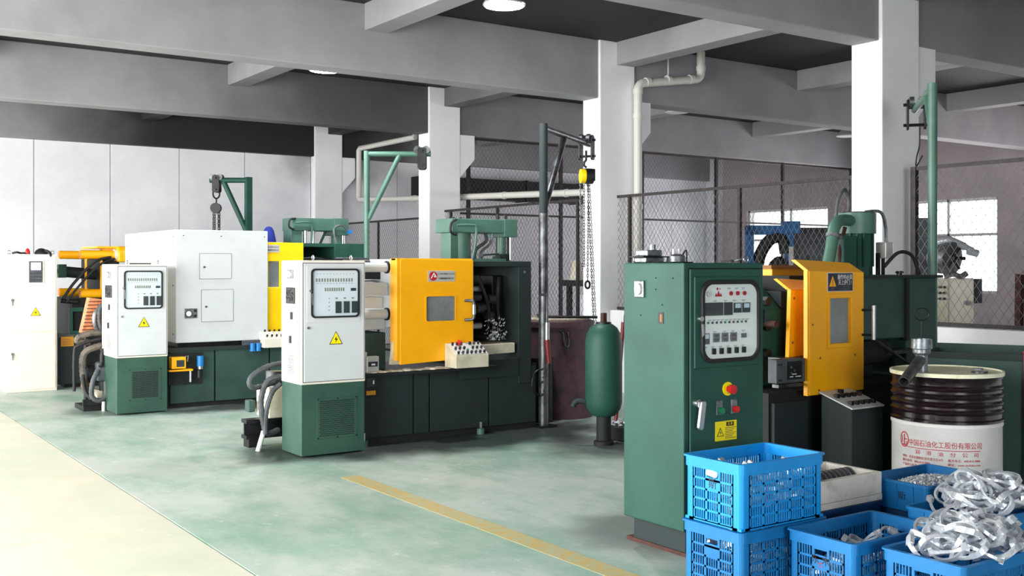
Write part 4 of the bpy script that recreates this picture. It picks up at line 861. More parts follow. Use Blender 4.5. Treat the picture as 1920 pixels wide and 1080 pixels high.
# ------------------------------------------------------------------ back machine with orange tie bars
t = thing('die_casting_machine', 'dark green machine with four orange tie bars, behind the cream cabinet', 'machine', (4.4, 14.7, 0))
B(2.95, 5.4, 14.05, 15.3, 0, .62).o('bed', 'green_oily', t)
B(3.05, 3.5, 14.1, 15.2, .62, 1.1).o('clamp_base', 'green_oily', t, .01)
MB().ring([(3.0, .66), (3.5, .66), (3.5, .99), (3.0, .99)], [(3.04, .7), (3.46, .7), (3.46, .94), (3.04, .94)], 'y', 14.03, 14.07).o('guard_frame', 'green_paint', t)
MB().box(3.4, 3.62, 14.1, 15.2, .62, 1.6).o('rear_platen', 'green_oily', t, .01)
for y, xe in ((14.1, 3.14), (14.82, 3.04)):
    for z in (1.655, 1.165):
        b = MB().cyl((xe, y, z), (3.6, y, z - .005), .055, 20).o('tie_bar', 'yellow_paint', t); MB().cyl((xe - .004, y, z), (xe, y, z), .045, 20).o('bar_end', 'cooler_orange', b)
for y in (14.1, 14.82): MB().ring(circ(y, 1.65, .075, 20), circ(y, 1.65, .055, 20), 'x', 3.55, 3.58).o('collar', 'shaded_white', t)
MB().ext([(14.0, 1.56), (14.0, 1.7), (14.05, 1.76), (15.0, 1.76), (15.05, 1.7), (15.05, 1.56)], 'x', 3.58, 4.1).o('front_platen', 'yellow_paint', t, .02); B(3.36, 3.62, 14.12, 15.0, 1.735, 1.76).o('platen_hood', 'yellow_paint', t)
MB().cyl((2.98, 14.4, 1.44), (3.6, 14.4, 1.38), .07, 18).o('ejector_cylinder', 'green_dark', t); B(2.93, 3.03, 14.31, 14.49, 1.36, 1.53).o('cylinder_head', 'green_paint', t, .01); MB().cyl((2.86, 14.4, 1.44), (2.93, 14.4, 1.44), .03, 12).o('rod_end', 'zinc', t)
B(3.2, 3.22, 14.08, 14.12, 1.2, 1.6).box(3.38, 3.4, 14.05, 14.09, 1.2, 1.6).o('guide_strip', 'yellow_paint', t)
hose([(3.5, 14.05, 1.62), (3.3, 14.02, 1.56), (3.05, 14.0, 1.3), (2.92, 14.0, 1.1)], .018, 'black_rubber', t, 'hose', 8, False); hose([(3.55, 14.05, 1.6), (3.35, 14.0, 1.52), (3.12, 13.98, 1.28), (2.95, 13.98, 1.06)], .015, 'black_rubber', t, 'hose', 8, False)
MB().cyl((2.9, 14.05, 1.08), (3.1, 14.05, 1.06), .03, 10).o('hose_fitting', 'black', t)
B(2.87, 3.2, 13.98, 14.05, .05, .63).o('side_skirt', 'green_dark', t); q = B(2.89, 3.04, 13.975, 13.98, .515, .635).o('caution_plate', 'orange_label', t)
m = MB()
for i in range(4): m.box(2.905, 3.02 - (i % 2) * .02, 13.973, 13.975, .535 + i * .02, .541 + i * .02)
m.o('plate_print', 'copper_tan', q); B(2.87, 3.1, 13.97, 14.06, .64, .66).o('ledge', 'hose_grey', t)

# ------------------------------------------------------------------ machine behind the green cabinet
t = thing('die_casting_machine', 'green machine with tall orange hooded guard door and warning plate, behind the green cabinet', 'machine', (5.7, 4.9, 0))
B(5.02, 6.95, 4.5, 5.5, 0, .72).o('bed', 'green_oily', t); B(5.04, 5.35, 4.47, 4.5, .05, .66).o('bed_panel', 'green_dark', t, .003); B(5.75, 6.4, 4.47, 4.5, .05, .66).o('bed_panel', 'green_dark', t, .003)
MB().ext([(4.68, .74), (5.35, .74), (5.35, 1.22), (5.28, 1.36), (5.1, 1.39), (4.84, 1.36), (4.68, 1.22)], 'x', 5.05, 5.36).o('clamp_housing', 'green_paint', t, .02)
B(5.36, 5.42, 4.7, 5.3, .8, 1.34).o('housing_flange', 'green_dark', t, .008)
for z in (1.28, 1.12, .95): q = MB().cyl((5.18, 4.68, z), (5.18, 4.64, z), .03, 6).o('bolt', 'dark_metal', t)
MB().cyl((5.15, 4.68, 1.14), (5.15, 4.55, 1.14), .022, 10).o('stud', 'rust', t); B(5.06, 5.12, 4.64, 4.68, .98, 1.18).o('valve_body', 'green_oily', t)
B(5.5, 5.85, 4.9, 5.3, 1.2, 1.49).o('hood_block', 'yellow_paint', t, .006); B(5.46, 5.89, 4.87, 5.33, 1.485, 1.51).o('hood_cap', 'copper_tan', t)
B(5.44, 6.3, 4.7, 5.4, .74, 1.44).o('die_space', 'green_oily', t)
# front guard door
d = MB().ring([(5.26, .7), (5.79, .705), (5.79, 1.465), (5.26, 1.475)], [(5.45, 1.015), (5.65, 1.015), (5.65, 1.3), (5.45, 1.3)], 'y', 4.385, 4.42).o('door', 'yellow_paint', t, .005, 'tall orange guard door with hooded top')
MB().solid([(5.26, 4.385, 1.47), (5.79, 4.385, 1.46), (5.79, 4.42, 1.46), (5.26, 4.42, 1.47)], [(5.26, 4.5, 1.545), (5.79, 4.5, 1.525), (5.79, 4.53, 1.52), (5.26, 4.53, 1.54)]).o('door_hood', 'yellow_paint', d)
MB().solid([(5.248, 4.39, .7), (5.262, 4.39, .7), (5.262, 4.42, .7), (5.248, 4.42, .7)], [(5.248, 4.39, 1.475), (5.262, 4.39, 1.475), (5.262, 4.42, 1.475), (5.248, 4.42, 1.475)]).o('door_edge', 'yellow_paint', d)
MB().ring([(5.425, .985), (5.675, .985), (5.675, 1.33), (5.425, 1.33)], [(5.45, 1.015), (5.65, 1.015), (5.65, 1.3), (5.45, 1.3)], 'y', 4.378, 4.386).o('window_trim', 'yellow_paint', d, .003); B(5.44, 5.66, 4.4, 4.406, 1.0, 1.31).o('window_pane', 'door_glass', d)
h_ = MB().cyl((5.815, 4.33, 1.03), (5.815, 4.33, 1.25), .014, 14).o('handle', 'steel', d); MB().cyl((5.77, 4.385, 1.06), (5.815, 4.33, 1.06), .008, 8).cyl((5.77, 4.385, 1.22), (5.815, 4.33, 1.22), .008, 8).o('handle_stay', 'dark_metal', h_)
for x, z in ((5.36, .93), (5.7, .935), (5.35, .73), (5.29, 1.14)): knob(d, x, 4.385, z, .007, .004, 'copper_tan', 'screw', 8)
s = B(5.425, 5.672, 4.379, 4.385, 1.342, 1.463).o('warning_plate', 'plate_silver', d); B(5.43, 5.667, 4.3775, 4.379, 1.347, 1.458).o('plate_face', 'plate_navy', s)
MB().ext([(5.437, 1.375), (5.505, 1.375), (5.471, 1.44)], 'y', 4.3765, 4.3775).o('plate_triangle', 'yellow_paint', s); MB().box(5.469, 5.474, 4.376, 4.3765, 1.392, 1.42).box(5.469, 5.474, 4.376, 4.3765, 1.381, 1.387).o('exclamation_mark', 'black', s)
text('plate_letters', '操作时必须', .036, (5.59, 4.377, 1.432), 'y', 'white_print', s, .0004, .8); text('plate_letters', '关上护门 !', .036, (5.59, 4.377, 1.398), 'y', 'white_print', s, .0004, .8)
text('plate_small_letters', 'Must close safety\ndoor in operation', .015, (5.585, 4.377, 1.366), 'y', 'zinc', s, .0003, .95); text('plate_small_letters', '警告', .014, (5.471, 4.377, 1.36), 'y', 'zinc', s, .0003)
# second door half behind
d = MB().solid([(5.25, 4.54, .925), (5.57, 4.54, .945), (5.57, 4.54, 1.355), (5.27, 4.54, 1.36)], [(5.25, 4.57, .925), (5.57, 4.57, .945), (5.57, 4.57, 1.355), (5.27, 4.57, 1.36)]).o('rear_door', 'yellow_paint', t, .003)
MB().solid([(5.26, 4.535, 1.355), (5.57, 4.535, 1.35), (5.57, 4.57, 1.35), (5.26, 4.57, 1.355)], [(5.25, 4.64, 1.425), (5.57, 4.64, 1.41), (5.57, 4.665, 1.405), (5.25, 4.665, 1.42)]).o('rear_door_hood', 'yellow_paint', d)
for x, z in ((5.3, 1.3), (5.285, 1.02)): knob(d, x, 4.54, z, .008, .004, 'copper_tan', 'screw', 8)
b = B(4.98, 5.24, 4.4, 4.47, .79, .935).o('limit_switch_box', 'hose_grey', t, .004); B(5.075, 5.205, 4.394, 4.4, .81, .92).o('box_face', 'black', b)
for x, z in ((5.1, .885), (5.13, .865), (5.1, .85)): knob(b, x, 4.394, z, .008, .006, 'steel', 'screw', 8)
B(5.09, 5.12, 4.391, 4.394, .825, .83).box(5.14, 5.19, 4.391, 4.394, .825, .83).box(5.11, 5.15, 4.391, 4.394, .84, .845).o('box_print', 'white_print', b)
for z in (.81, .905):
    for x in (5.0, 5.02): knob(b, x, 4.4, z, .006, .004, 'black', 'screw', 6)
B(5.02, 5.24, 4.42, 4.47, .76, .78).o('bracket', 'worn_steel', t); B(5.15, 5.45, 4.5, 4.62, .9, .93).o('door_track', 'worn_steel', t)
# desk with rocker buttons
c = thing('operator_panel', 'sloping white button panel on a dark green pedestal before the tall orange door', 'control box', (5.5, 4.25, 0))
MB().ext([(4.13, .0), (4.36, .0), (4.36, .705), (4.13, .635)], 'x', 5.34, 5.64).o('pedestal', 'green_dark', c, .006)
fp = MB().solid([(5.335, 4.125, .637), (5.645, 4.125, .637), (5.645, 4.375, .715), (5.335, 4.375, .715)], [(5.335, 4.123, .645), (5.645, 4.123, .645), (5.645, 4.373, .723), (5.335, 4.373, .723)]).o('button_face', 'shaded_white', c)
for j, (u, n) in enumerate(((.2, 5), (.62, 5), (.84, 1))):
    for i in range(n):
        x = 5.385 + i * .053 + (.106 if n == 1 else 0); y = 4.123 + .25 * u; z = .645 + .078 * u
        B(x - .014, x + .014, y - .016, y + .012, z - .004, z + .022).o('button', 'rust' if (j == 1 and i == 4) else 'black', fp, .003)
# metal pot, motor and pipework
MB().ext([(4.62, 1.0), (5.3, 1.0), (5.4, 1.43), (4.62, 1.43)], 'x', 5.86, 6.56).o('melt_pot', 'green_mid', t, .008); B(5.8, 6.95, 4.58, 5.45, 1.42, 1.44).o('pot_rim', 'green_dark', t)
B(6.57, 6.93, 4.62, 5.4, .72, 1.42).o('pot_end', 'green_mid', t, .008); B(6.545, 6.575, 4.595, 4.63, .98, 1.44).o('corner_angle', 'green_oily', t)
for x, z in ((5.98, 1.24), (6.05, 1.12)): knob(t, x, 4.62, z, .008, .004, 'black', 'screw', 8)
MB().cyl((6.55, 4.66, 1.44), (6.55, 4.66, 1.47), .02, 8).cyl((6.51, 4.66, 1.46), (6.59, 4.66, 1.46), .008, 6).o('clamp_nut', 'dark_metal', t)
MB().cyl((5.95, 4.58, .9), (6.3, 4.62, .92), .08, 16).o('injection_cylinder', 'green_oily', t); MB().cyl((6.1, 4.55, .9), (6.6, 4.55, .92), .018, 8).cyl((6.1, 4.52, 1.0), (6.45, 4.5, .82), .012, 8).o('linkage', 'worn_steel', t)
m_ = MB().cyl((6.5, 5.0, 1.44), (6.5, 5.0, 1.8), .12, 8).o('motor', 'green_paint', t); MB().cyl((6.5, 5.0, 1.74), (6.5, 5.0, 1.89), .15, 24).o('motor_cowl', 'green_bright', m_, .01)
for i in range(16):
    a = i * PI / 8; MB().cyl((6.5 + .125 * math.cos(a), 5.0 + .125 * math.sin(a), 1.5), (6.5 + .125 * math.cos(a), 5.0 + .125 * math.sin(a), 1.74), .01, 4).o('cooling_fin', 'green_paint', m_)
MB().cyl((6.5, 5.0, 1.89), (6.5, 5.0, 1.9), .09, 16).o('cowl_cap', 'dark_metal', m_)
q = spline([(6.4, 4.95, 1.83), (6.25, 4.93, 1.83), (6.14, 4.9, 1.77), (6.08, 4.88, 1.62), (6.0, 4.86, 1.44)], 6)
MB().tube(q, .042, 14).o('oil_pipe', 'green_bright', t); MB().cyl(q[14], q[15], .05, 14).o('pipe_clip', 'zinc', t)
B(6.2, 6.34, 4.86, 5.0, 1.48, 1.72).o('terminal_box', 'green_paint', t, .006)
MB().tube(spline([(6.28, 5.0, 1.72), (6.3, 5.0, 1.95), (6.38, 5.0, 2.06), (6.43, 5.0, 1.98), (6.42, 5.0, 1.88)], 6), .012, 8).o('cable', 'hose_grey', t)
MB().tube(spline([(6.55, 4.95, 1.9), (6.66, 4.9, 1.9), (6.72, 4.9, 1.8), (6.73, 4.9, 1.66)], 6), .012, 8).o('cable', 'zinc', t)
B(6.67, 6.76, 4.86, 4.95, 1.56, 1.68).o('relay', 'plate_silver', t, .006); MB().cyl((6.72, 4.92, 1.44), (6.72, 4.92, 1.56), .015, 8).cyl((6.66, 4.92, 1.44), (6.66, 4.92, 1.6), .018, 8).o('conduit', 'dark_metal', t)
B(6.74, 6.84, 5.1, 5.2, 1.44, 1.86).o('sight_column', 'zinc', t)
MB().tube(spline([(6.5, 4.75, 1.5), (6.62, 4.72, 1.6), (6.75, 4.7, 1.58), (6.84, 4.7, 1.44)], 6), .013, 8).o('hose', 'black_rubber', t)
MB().tube(spline([(6.24, 4.9, 1.44), (6.2, 4.9, 1.6), (6.26, 4.9, 1.78)], 6), .014, 8).o('hose', 'rust', t)
for x in (4.52, 4.56): MB().cyl((x, 4.46, .15 if x < 4.55 else .3), (x, 4.46, .62), .02, 10).o('riser_pipe', 'black', t)
MB().cyl((4.52, 4.46, .62), (4.52, 4.46, .66), .03, 10).o('pipe_union', 'zinc', t)

# ------------------------------------------------------------------ sump tank, funnel stand, drum
def slab3(P, z0, z1): return MB().solid([(x, y, z0) for x, y in P], [(x, y, z1) for x, y in P])
t = thing('sump_tank', 'open dark green steel tank behind the oil drum', 'tank', (6.5, 3.9, 0))
c0 = Vector((6.1, 4.16)); e1 = Vector((.42, -.9)).normalized(); e2 = Vector((.9, .42)).normalized()
def rect(a0, a1, b0, b1): return [tuple(c0 + e1 * u + e2 * v) for u, v in ((a0, b0), (a1, b0), (a1, b1), (a0, b1))]
L_, D_ = .66, .5
for nm, r_ in (('front_wall', rect(0, L_, 0, .02)), ('back_wall', rect(0, L_, D_ - .02, D_)), ('end_wall', rect(0, .02, .02, D_ - .02)), ('end_wall', rect(L_ - .02, L_, .02, D_ - .02))): slab3(r_, .02, .95 + (.03 if nm == 'back_wall' else 0)).o(nm, 'green_mid', t)
slab3(rect(.02, L_ - .02, .02, D_ - .02), .02, .6).o('contents', 'rust', t); slab3(rect(0, L_, 0, D_), 0, .02).o('tank_bottom', 'green_oily', t)
slab3(rect(-.012, L_ + .012, -.014, 0), .915, .955).o('rim_angle', 'green_dark', t)
t = thing('funnel_stand', 'grey metal funnel with wire ring and slanting spout beside the oil drum', 'funnel', (5.45, 3.73, .876))
fx_, fy_ = 5.45, 3.73
MB().lathe((fx_, fy_, .888), [(.001, .0), (.034, .0), (.034, .1), (.05, .115), (.05, .135), (.06, .14), (.056, .195), (.05, .195), (.046, .15), (.001, .13)], 22).o('funnel_cup', 'zinc', t)
MB().cyl((fx_, fy_, 1.0), (fx_, fy_, 1.19), .003, 6).o('ring_wire', 'dark_metal', t); MB().tube([(fx_ + .036 * math.cos(a), fy_ - .024 * math.cos(a), 1.225 + .036 * math.sin(a)) for a in [i * PI / 10 for i in range(21)]], .004, 6).o('wire_ring', 'dark_metal', t)
MB().ring(circ(0, 0, .032, 16), circ(0, 0, .026, 16), 'z', 0, .27).xf(Matrix.Translation((5.2, 3.67, .855)) @ Vector((.22, .055, .1)).to_track_quat('Z', 'Y').to_matrix().to_4x4()).o('spout', 'worn_steel', t)
D0 = (5.69, 3.73); R = .312
t = thing('oil_drum', 'maroon and white steel oil drum with red Chinese lettering', 'drum', (D0[0], D0[1], 0))
prof = [(R - .012, .42)]
MB().lathe((D0[0], D0[1], 0), [(R - .014, .0), (R, .01), (R, .03), (R - .008, .045), (R - .008, .575), (R - .002, .585), (R - .002, .595), (R - .008, .605)], 48).o('lower_shell', 'drum_white', t)
pf = [(R - .008, .605), (R + .002, .61), (R + .002, .622), (R - .008, .63)]
for k in range(4): z = .655 + k * .045; pf += [(R - .008, z), (R + .002, z + .012), (R + .003, z + .02), (R - .008, z + .032)]
pf += [(R - .008, .85), (R + .002, .865), (R + .002, .88), (R - .03, .862)]
MB().lathe((D0[0], D0[1], 0), pf, 48).o('upper_shell', 'drum_maroon', t)
MB().lathe((D0[0], D0[1], 0), [(R + .003, .87), (R + .004, .892), (R - .008, .894), (R - .011, .886)], 48).o('lid_rim', 'drum_lid', t); MB().cyl((D0[0], D0[1], .86), (D0[0], D0[1], .887), R - .01, 48).o('lid', 'drum_lid', t)
MB().cyl((D0[0] + .02, D0[1] - .2, .885), (D0[0] + .02, D0[1] - .2, .897), .045, 18).o('bung', 'worn_steel', t); MB().cyl((D0[0] + .2, D0[1] - .08, .885), (D0[0] + .2, D0[1] - .08, .896), .03, 16).o('bung', 'zinc', t)
A0 = math.atan2(-D0[1], -D0[0]) - .03
def dtext(s, size, z, off, al='CENTER', sx=1, nm='drum_letters'): return text(nm, s, size, (0, 0, z), 'y', 'red_print', t, .0006, sx, al, None, (D0, R - .0075, A0 + off))
dtext('中国石油化工股份有限公司', .04, .487, 0, 'CENTER', .88); dtext('润　滑　油　分　公　司', .027, .437, .04, 'CENTER', 1.2)
dtext('地址：北京市朝阳区安华里五区8号', .017, .404, -.84, 'LEFT', .95); dtext('服务热线：800-810-9886', .017, .381, -.84, 'LEFT', 1); dtext('产品执行标准', .017, .358, -.84, 'LEFT', 1); dtext('服务电话：400-810-9886', .017, .404, .06, 'LEFT', 1.0); dtext('网址：www.sinolube.com', .017, .381, .06, 'LEFT', 1.0)
m = MB()
for i in range(24):
    a, b = A0 - .86 + i * .063, A0 - .86 + (i + 1) * .063; q = R - .0072
    m.quad((D0[0] + q * math.cos(a), D0[1] + q * math.sin(a), .458), (D0[0] + q * math.cos(b), D0[1] + q * math.sin(b), .458), (D0[0] + q * math.cos(b), D0[1] + q * math.sin(b), .462), (D0[0] + q * math.cos(a), D0[1] + q * math.sin(a), .462))
m.o('underline', 'red_print', t)
m = MB(); q = R - .0068
def dp(u, z): a = A0 - .8 + u / R; return (D0[0] + q * math.cos(a), D0[1] + q * math.sin(a), z + .1)
for i in range(20):
    a, b = i * PI / 10, (i + 1) * PI / 10
    m.quad(dp(.035 * math.cos(a), .4 + .045 * math.sin(a)), dp(.035 * math.cos(b), .4 + .045 * math.sin(b)), dp(.029 * math.cos(b), .4 + .038 * math.sin(b)), dp(.029 * math.cos(a), .4 + .038 * math.sin(a)))
for (u0, u1, z0, z1) in ((-.004, .004, .365, .43), (-.02, .02, .365, .372), (.004, .02, .398, .405), (-.022, -.016, .38, .42), (.016, .022, .372, .39)): m.quad(dp(u0, z0), dp(u1, z0), dp(u1, z1), dp(u0, z1))
m.o('drum_emblem', 'red_print', t)
c = MB().tube(spline([(6.40, 3.66, .965), (6.365, 3.635, .965), (6.335, 3.615, .93), (6.33, 3.61, .6), (6.32, 3.6, .2), (6.27, 3.56, .01), (6.2, 3.5, .009)], 5), .008, 6).o('red_cord', 'red_plastic'); tag(c, 'thin red cord hanging at the edge of the dark tank', 'cord')

# ------------------------------------------------------------------ side room beyond the fence
t = thing('blasting_machine', 'blue framed machine with black curved hoses and grey drum, beyond the fence', 'machine', (12.3, 11, 0))
U = Vector((.82, -.57)); P0 = Vector((11.98, 11.17))
def up(u, v, z): p = P0 + U * u + Vector((.57, .82)) * v; return (p.x, p.y, z)
def ub(u0, u1, v0, v1, z0, z1): return MB().solid([up(u0, v0, z0), up(u1, v0, z0), up(u1, v1, z0), up(u0, v1, z0)], [up(u0, v0, z1), up(u1, v0, z1), up(u1, v1, z1), up(u0, v1, z1)])
for u in (0, .6): ub(u, u + .11, 0, .12, 0, 2.12).o('frame_post', 'blue_frame', t)
ub(0, .71, 0, .12, 1.98, 2.12).o('frame_beam', 'blue_frame', t); ub(.56, .8, -.04, .16, 2.0, 2.18).o('beam_bracket', 'blue_frame', t); ub(.1, .62, .0, .3, 0, 1.2).o('cabinet', 'dark_metal', t)
MB().tube(spline([up(.22, .1, 1.2), up(.2, .08, 1.6), up(.36, .06, 1.9), up(.55, .06, 1.92), up(.6, .06, 1.7)], 6), .09, 12).o('duct_hose', 'black_rubber', t); MB().tube(spline([up(.36, .0, 1.15), up(.38, -.02, 1.45), up(.5, -.02, 1.58), up(.58, -.02, 1.4)], 6), .08, 12).o('duct_hose', 'black_rubber', t)
MB().cyl(up(.82, .3, 1.7), up(1.75, .3, 1.7), .4, 24).o('drum_barrel', 'hose_grey', t); ub(.9, 1.7, .05, .5, 0, 1.4).o('barrel_stand', 'dark_metal', t); ub(.63, .7, -.02, 0, 1.45, 1.8).o('label_plate', 'plate_silver', t)
t = thing('polishing_machine', 'silver machine head on a pale button cabinet beyond the tall fence', 'machine', (11.8, 7.6, 0))
P0 = Vector((11.6, 7.8))
ub(.0, .2, 0, .5, 0, 1.36).o('column_body', 'beige_paint', t); ub(.2, .52, .02, .45, .75, 1.36).o('cabinet', 'cream_paint', t); ub(.52, .66, .1, .2, 1.05, 1.35).o('side_box', 'hose_grey', t)
for i in range(3):
    for j in range(3): a = up(.05 + i * .05, 0, 1.25 - j * .07); b = up(.05 + i * .05, -.02, 1.25 - j * .07); MB().cyl(a, b, .016, 8).o('button', 'panel_dark', t)
MB().cyl(up(.42, .02, 1.06), up(.42, -.03, 1.06), .03, 12).o('dial', 'steel', t)
MB().cyl(up(.1, .1, 1.62), up(.22, -.08, 1.6), .2, 20).o('head_disc', 'zinc', t)
for i in range(6): a = i * PI / 3; c_ = Vector(up(.222, -.085, 1.6)); u_ = Vector((U.x * math.cos(a), U.y * math.cos(a), math.sin(a))); MB().cyl(c_ + u_ * .03, c_ + u_ * .15, .022, 8).o('disc_slot', 'black', t)
MB().tube(spline([up(.05, .0, 1.8), up(.2, -.02, 1.82), up(.36, .0, 1.76), up(.5, .0, 1.7)], 5), [.06] * 6 + [.05] * 6 + [.035] * 4, 10).o('arm', 'cast_metal', t); MB().cyl(up(.3, .0, 1.75), up(.22, 0, 1.42), .04, 10).o('arm', 'cast_metal', t); MB().cyl(up(.44, 0, 1.69), up(.56, 0, 1.66), .045, 12).o('tool_spindle', 'cast_metal', t)
MB().tube(spline([up(.15, 0, 1.38), up(.25, -.03, 1.41), up(.34, -.02, 1.38), up(.42, -.02, 1.42)], 5), .035, 8).o('clamp_jaw', 'zinc', t); ub(-.3, .05, .1, .5, 1.3, 2.1).o('motor_housing', 'hose_grey', t)
for k, (u, v) in enumerate(((.3, .0), (.42, .05), (.36, .1))): MB().tube(spline([up(u, v, .75), up(u + .03, v, .6), up(u - .1, v, .55), up(u - .12, v, .0)], 5), .014, 6).o('cable', 'black_rubber', t)
for k, (x, y, h_, lean, l) in enumerate(((9.95, 5.75, 1.42, .02, 'thick rusty bar leaning beyond the tall fence'), (10.2, 5.66, 1.2, .2, 'short slanting rusty bar leaning beyond the tall fence'), (10.2, 5.55, 1.6, .05, 'tall thin rusty bar leaning beyond the tall fence'))):
    q = MB().solid([(x - .03, y - .03, 0), (x + .03, y - .03, 0), (x + .03, y + .03, 0), (x - .03, y + .03, 0)], [(x - .03 + lean * .6, y - .03 - lean * .6, h_), (x + .03 + lean * .6, y - .03 - lean * .6, h_), (x + .03 + lean * .6, y + .03 - lean * .6, h_ + .01), (x - .03 + lean * .6, y + .03 - lean * .6, h_ + .01)]).o('iron_bar', 'rust'); tag(q, l, 'bar', 'rusty bars')
t = thing('workbench', 'dark workbench seen through the mesh behind the furnace', 'bench', (9.3, 11.2, 0))
B(8.75, 10.4, 10.7, 11.5, 1.24, 1.32).o('bench_top', 'dark_metal', t); B(8.75, 10.4, 10.75, 11.45, .7, .78).o('shelf', 'dark_metal', t)
for x in (8.8, 9.5, 10.3):
    for y in (10.78, 11.4): B(x, x + .06, y, y + .06, 0, 1.24).o('leg', 'dark_metal', t)
b = B(8.95, 10.2, 11.0, 11.4, .785, 1.1).o('carton', 'panel_face_blue'); tag(b, 'pale box on the lower shelf of the bench behind the furnace', 'box')
B(8.94, 10.21, 10.99, 11.41, 1.1, 1.13).o('carton_lid', 'panel_face_blue', b)
for i in range(6):
    x = 8.85 + i * .2; z = 1.325; h_ = .05 + .07 * random.random()
    q = MB().cyl((x, 10.9, z), (x, 10.9, z + h_), .05 + .02 * random.random(), 10).o('machine_part', 'dark_metal'); tag(q, 'small dark metal part on the workbench behind the mesh', 'metal part', 'metal parts on the workbench')
    MB().cyl((x - .06, 10.88, z + h_ * .6), (x + .06, 10.88, z + h_ * .6), .015, 8).o('spindle', 'dark_metal', q)
b = MB().cyl((8.85, 11.3, 1.32), (8.85, 11.3, 1.58), .1, 16, .06).o('bench_pump', 'beige_paint'); tag(b, 'pale rounded pump at the end of the bench, behind the dark post', 'pump')
for i in range(5): MB().cyl((8.9, 11.25, 1.4 + i * .035), (9.12, 11.2, 1.41 + i * .035), .008, 6).o('prong', 'zinc', b)

# ------------------------------------------------------------------ crates and bins of castings
def crate(label, x0, y0, lx, ly, z0, h, m, words=None, group='blue slotted crates'):
    """open plastic crate: flanged rim, corner posts, slotted sides with a hand hole at each end"""
    t = thing('plastic_crate', label, 'crate', (x0 + lx / 2, y0 + ly / 2, z0), group)
    x1, y1, z1 = x0 + lx, y0 + ly, z0 + h; e = .014; th = .006
    rim = .052
    MB().ring(rrect(x0, x1, y0, y1, .03, 4), rrect(x0 + e + .008, x1 - e - .008, y0 + e + .008, y1 - e - .008, .02, 4), 'z', z1 - .008, z1).ring(rrect(x0 + e * .5, x1 - e * .5, y0 + e * .5, y1 - e * .5, .03, 4), rrect(x0 + e + .005, x1 - e - .005, y0 + e + .005, y1 - e - .005, .02, 4), 'z', z1 - rim, z1 - .008).o('rim', m, t)
    MB().box(x0 + e, x1 - e, y0 + e, y1 - e, z0, z0 + .012).o('base', m, t)
    cp = .055
    for cx, cy, sx, sy in ((x0 + e, y0 + e, 1, 1), (x1 - e, y0 + e, -1, 1), (x0 + e, y1 - e, 1, -1), (x1 - e, y1 - e, -1, -1)):
        r = .025; arc = [(cx + sx * r * (1 - math.cos(a)), cy + sy * r * (1 - math.sin(a))) for a in [i * PI / 8 for i in range(5)]]
        out = [(cx, cy + sy * cp)] + arc + [(cx + sx * cp, cy)]
        inn = [(cx + sx * cp, cy + sy * th), (cx + sx * (r + .004), cy + sy * th), (cx + sx * (th + .006), cy + sy * (th + .006)), (cx + sx * th, cy + sy * (r + .004)), (cx + sx * th, cy + sy * cp)]
        MB().ext(out + inn, 'z', z0, z1 - rim + .002).o('corner_post', m, t)
    def side(axis, q, q1, lo, hi, nsec, hand):
        g = MB(); lo += cp; hi -= cp; rib = .013; nrow = 5; zb, zt = z0 + .012, z1 - rim
        def bb(u0, u1, a, b, d=0):
            if axis == 'y': g.box(u0, u1, min(q, q1) + d, max(q, q1) - d, a, b)
            else: g.box(min(q, q1) + d, max(q, q1) - d, u0, u1, a, b)
        sec = (hi - lo) / nsec; rowh = (zt - zb) / nrow
        for i in range(nsec + 1): bb(lo + i * sec - rib / 2, lo + i * sec + rib / 2, zb, zt)
        for j in range(nrow + 1):
            if hand and j == nrow: continue
            bb(lo, hi, zb + j * rowh - .005, zb + j * rowh + .005)
        mid = nsec // 2
        for i in range(nsec):
            s0, s1 = lo + i * sec + rib / 2, lo + (i + 1) * sec - rib / 2; n = 5
            if hand and i == mid:
                bb(s0, s1, zt - rowh * 1.9, zt - rowh * .72); bb(s0, s1, zt - .012, zt)
                top = zt - rowh * 1.9
            else: top = zt
            for k in range(1, n): u = s0 + (s1 - s0) * k / n; bb(u - .0028, u + .0028, zb, top, .001)
        return g
    side('y', y0 + e, y0 + e + th, x0 + e, x1 - e, 5, False).o('side_panel', m, t); side('y', y1 - e, y1 - e - th, x0 + e, x1 - e, 5, False).o('side_panel', m, t)
    side('x', x0 + e, x0 + e + th, y0 + e, y1 - e, 3, True).o('end_panel', m, t); side('x', x1 - e, x1 - e - th, y0 + e, y1 - e, 3, True).o('end_panel', m, t)
    if words:
        for s_, dz, sz, mm in words: text('crate_letters', s_, sz, (x0 + e - .0008, (y0 + y1) / 2, z0 + h * dz), 'x', mm, t, .0005)
    return t
crate('bright blue slotted crate stacked on top, marked with one Chinese character', 3.545, 3.335, .585, .385, .309, .303, 'crate_blue', [('斯', .615, .055, 'plate_navy')])
crate('blue slotted crate at the bottom of the stack beside the green cabinet', 3.54, 3.33, .595, .395, 0, .306, 'crate_blue_old')
crate('blue slotted crate on the floor in front, nearly empty, hand hole facing the aisle', 3.80, 2.925, .63, .385, 0, .306, 'crate_blue_old', [('东 木', .64, .045, 'plate_navy'), ('七', .58, .03, 'red_print')])
crate('blue slotted crate heaped with bright ring castings, at the bottom edge of the picture', 3.87, 2.455, .59, .40, 0, .306, 'crate_blue_old')
crate('dark blue crate under the white foam box', 4.17, 3.43, .53, .385, 0, .30, 'crate_navy', None, 'dark blue crates')
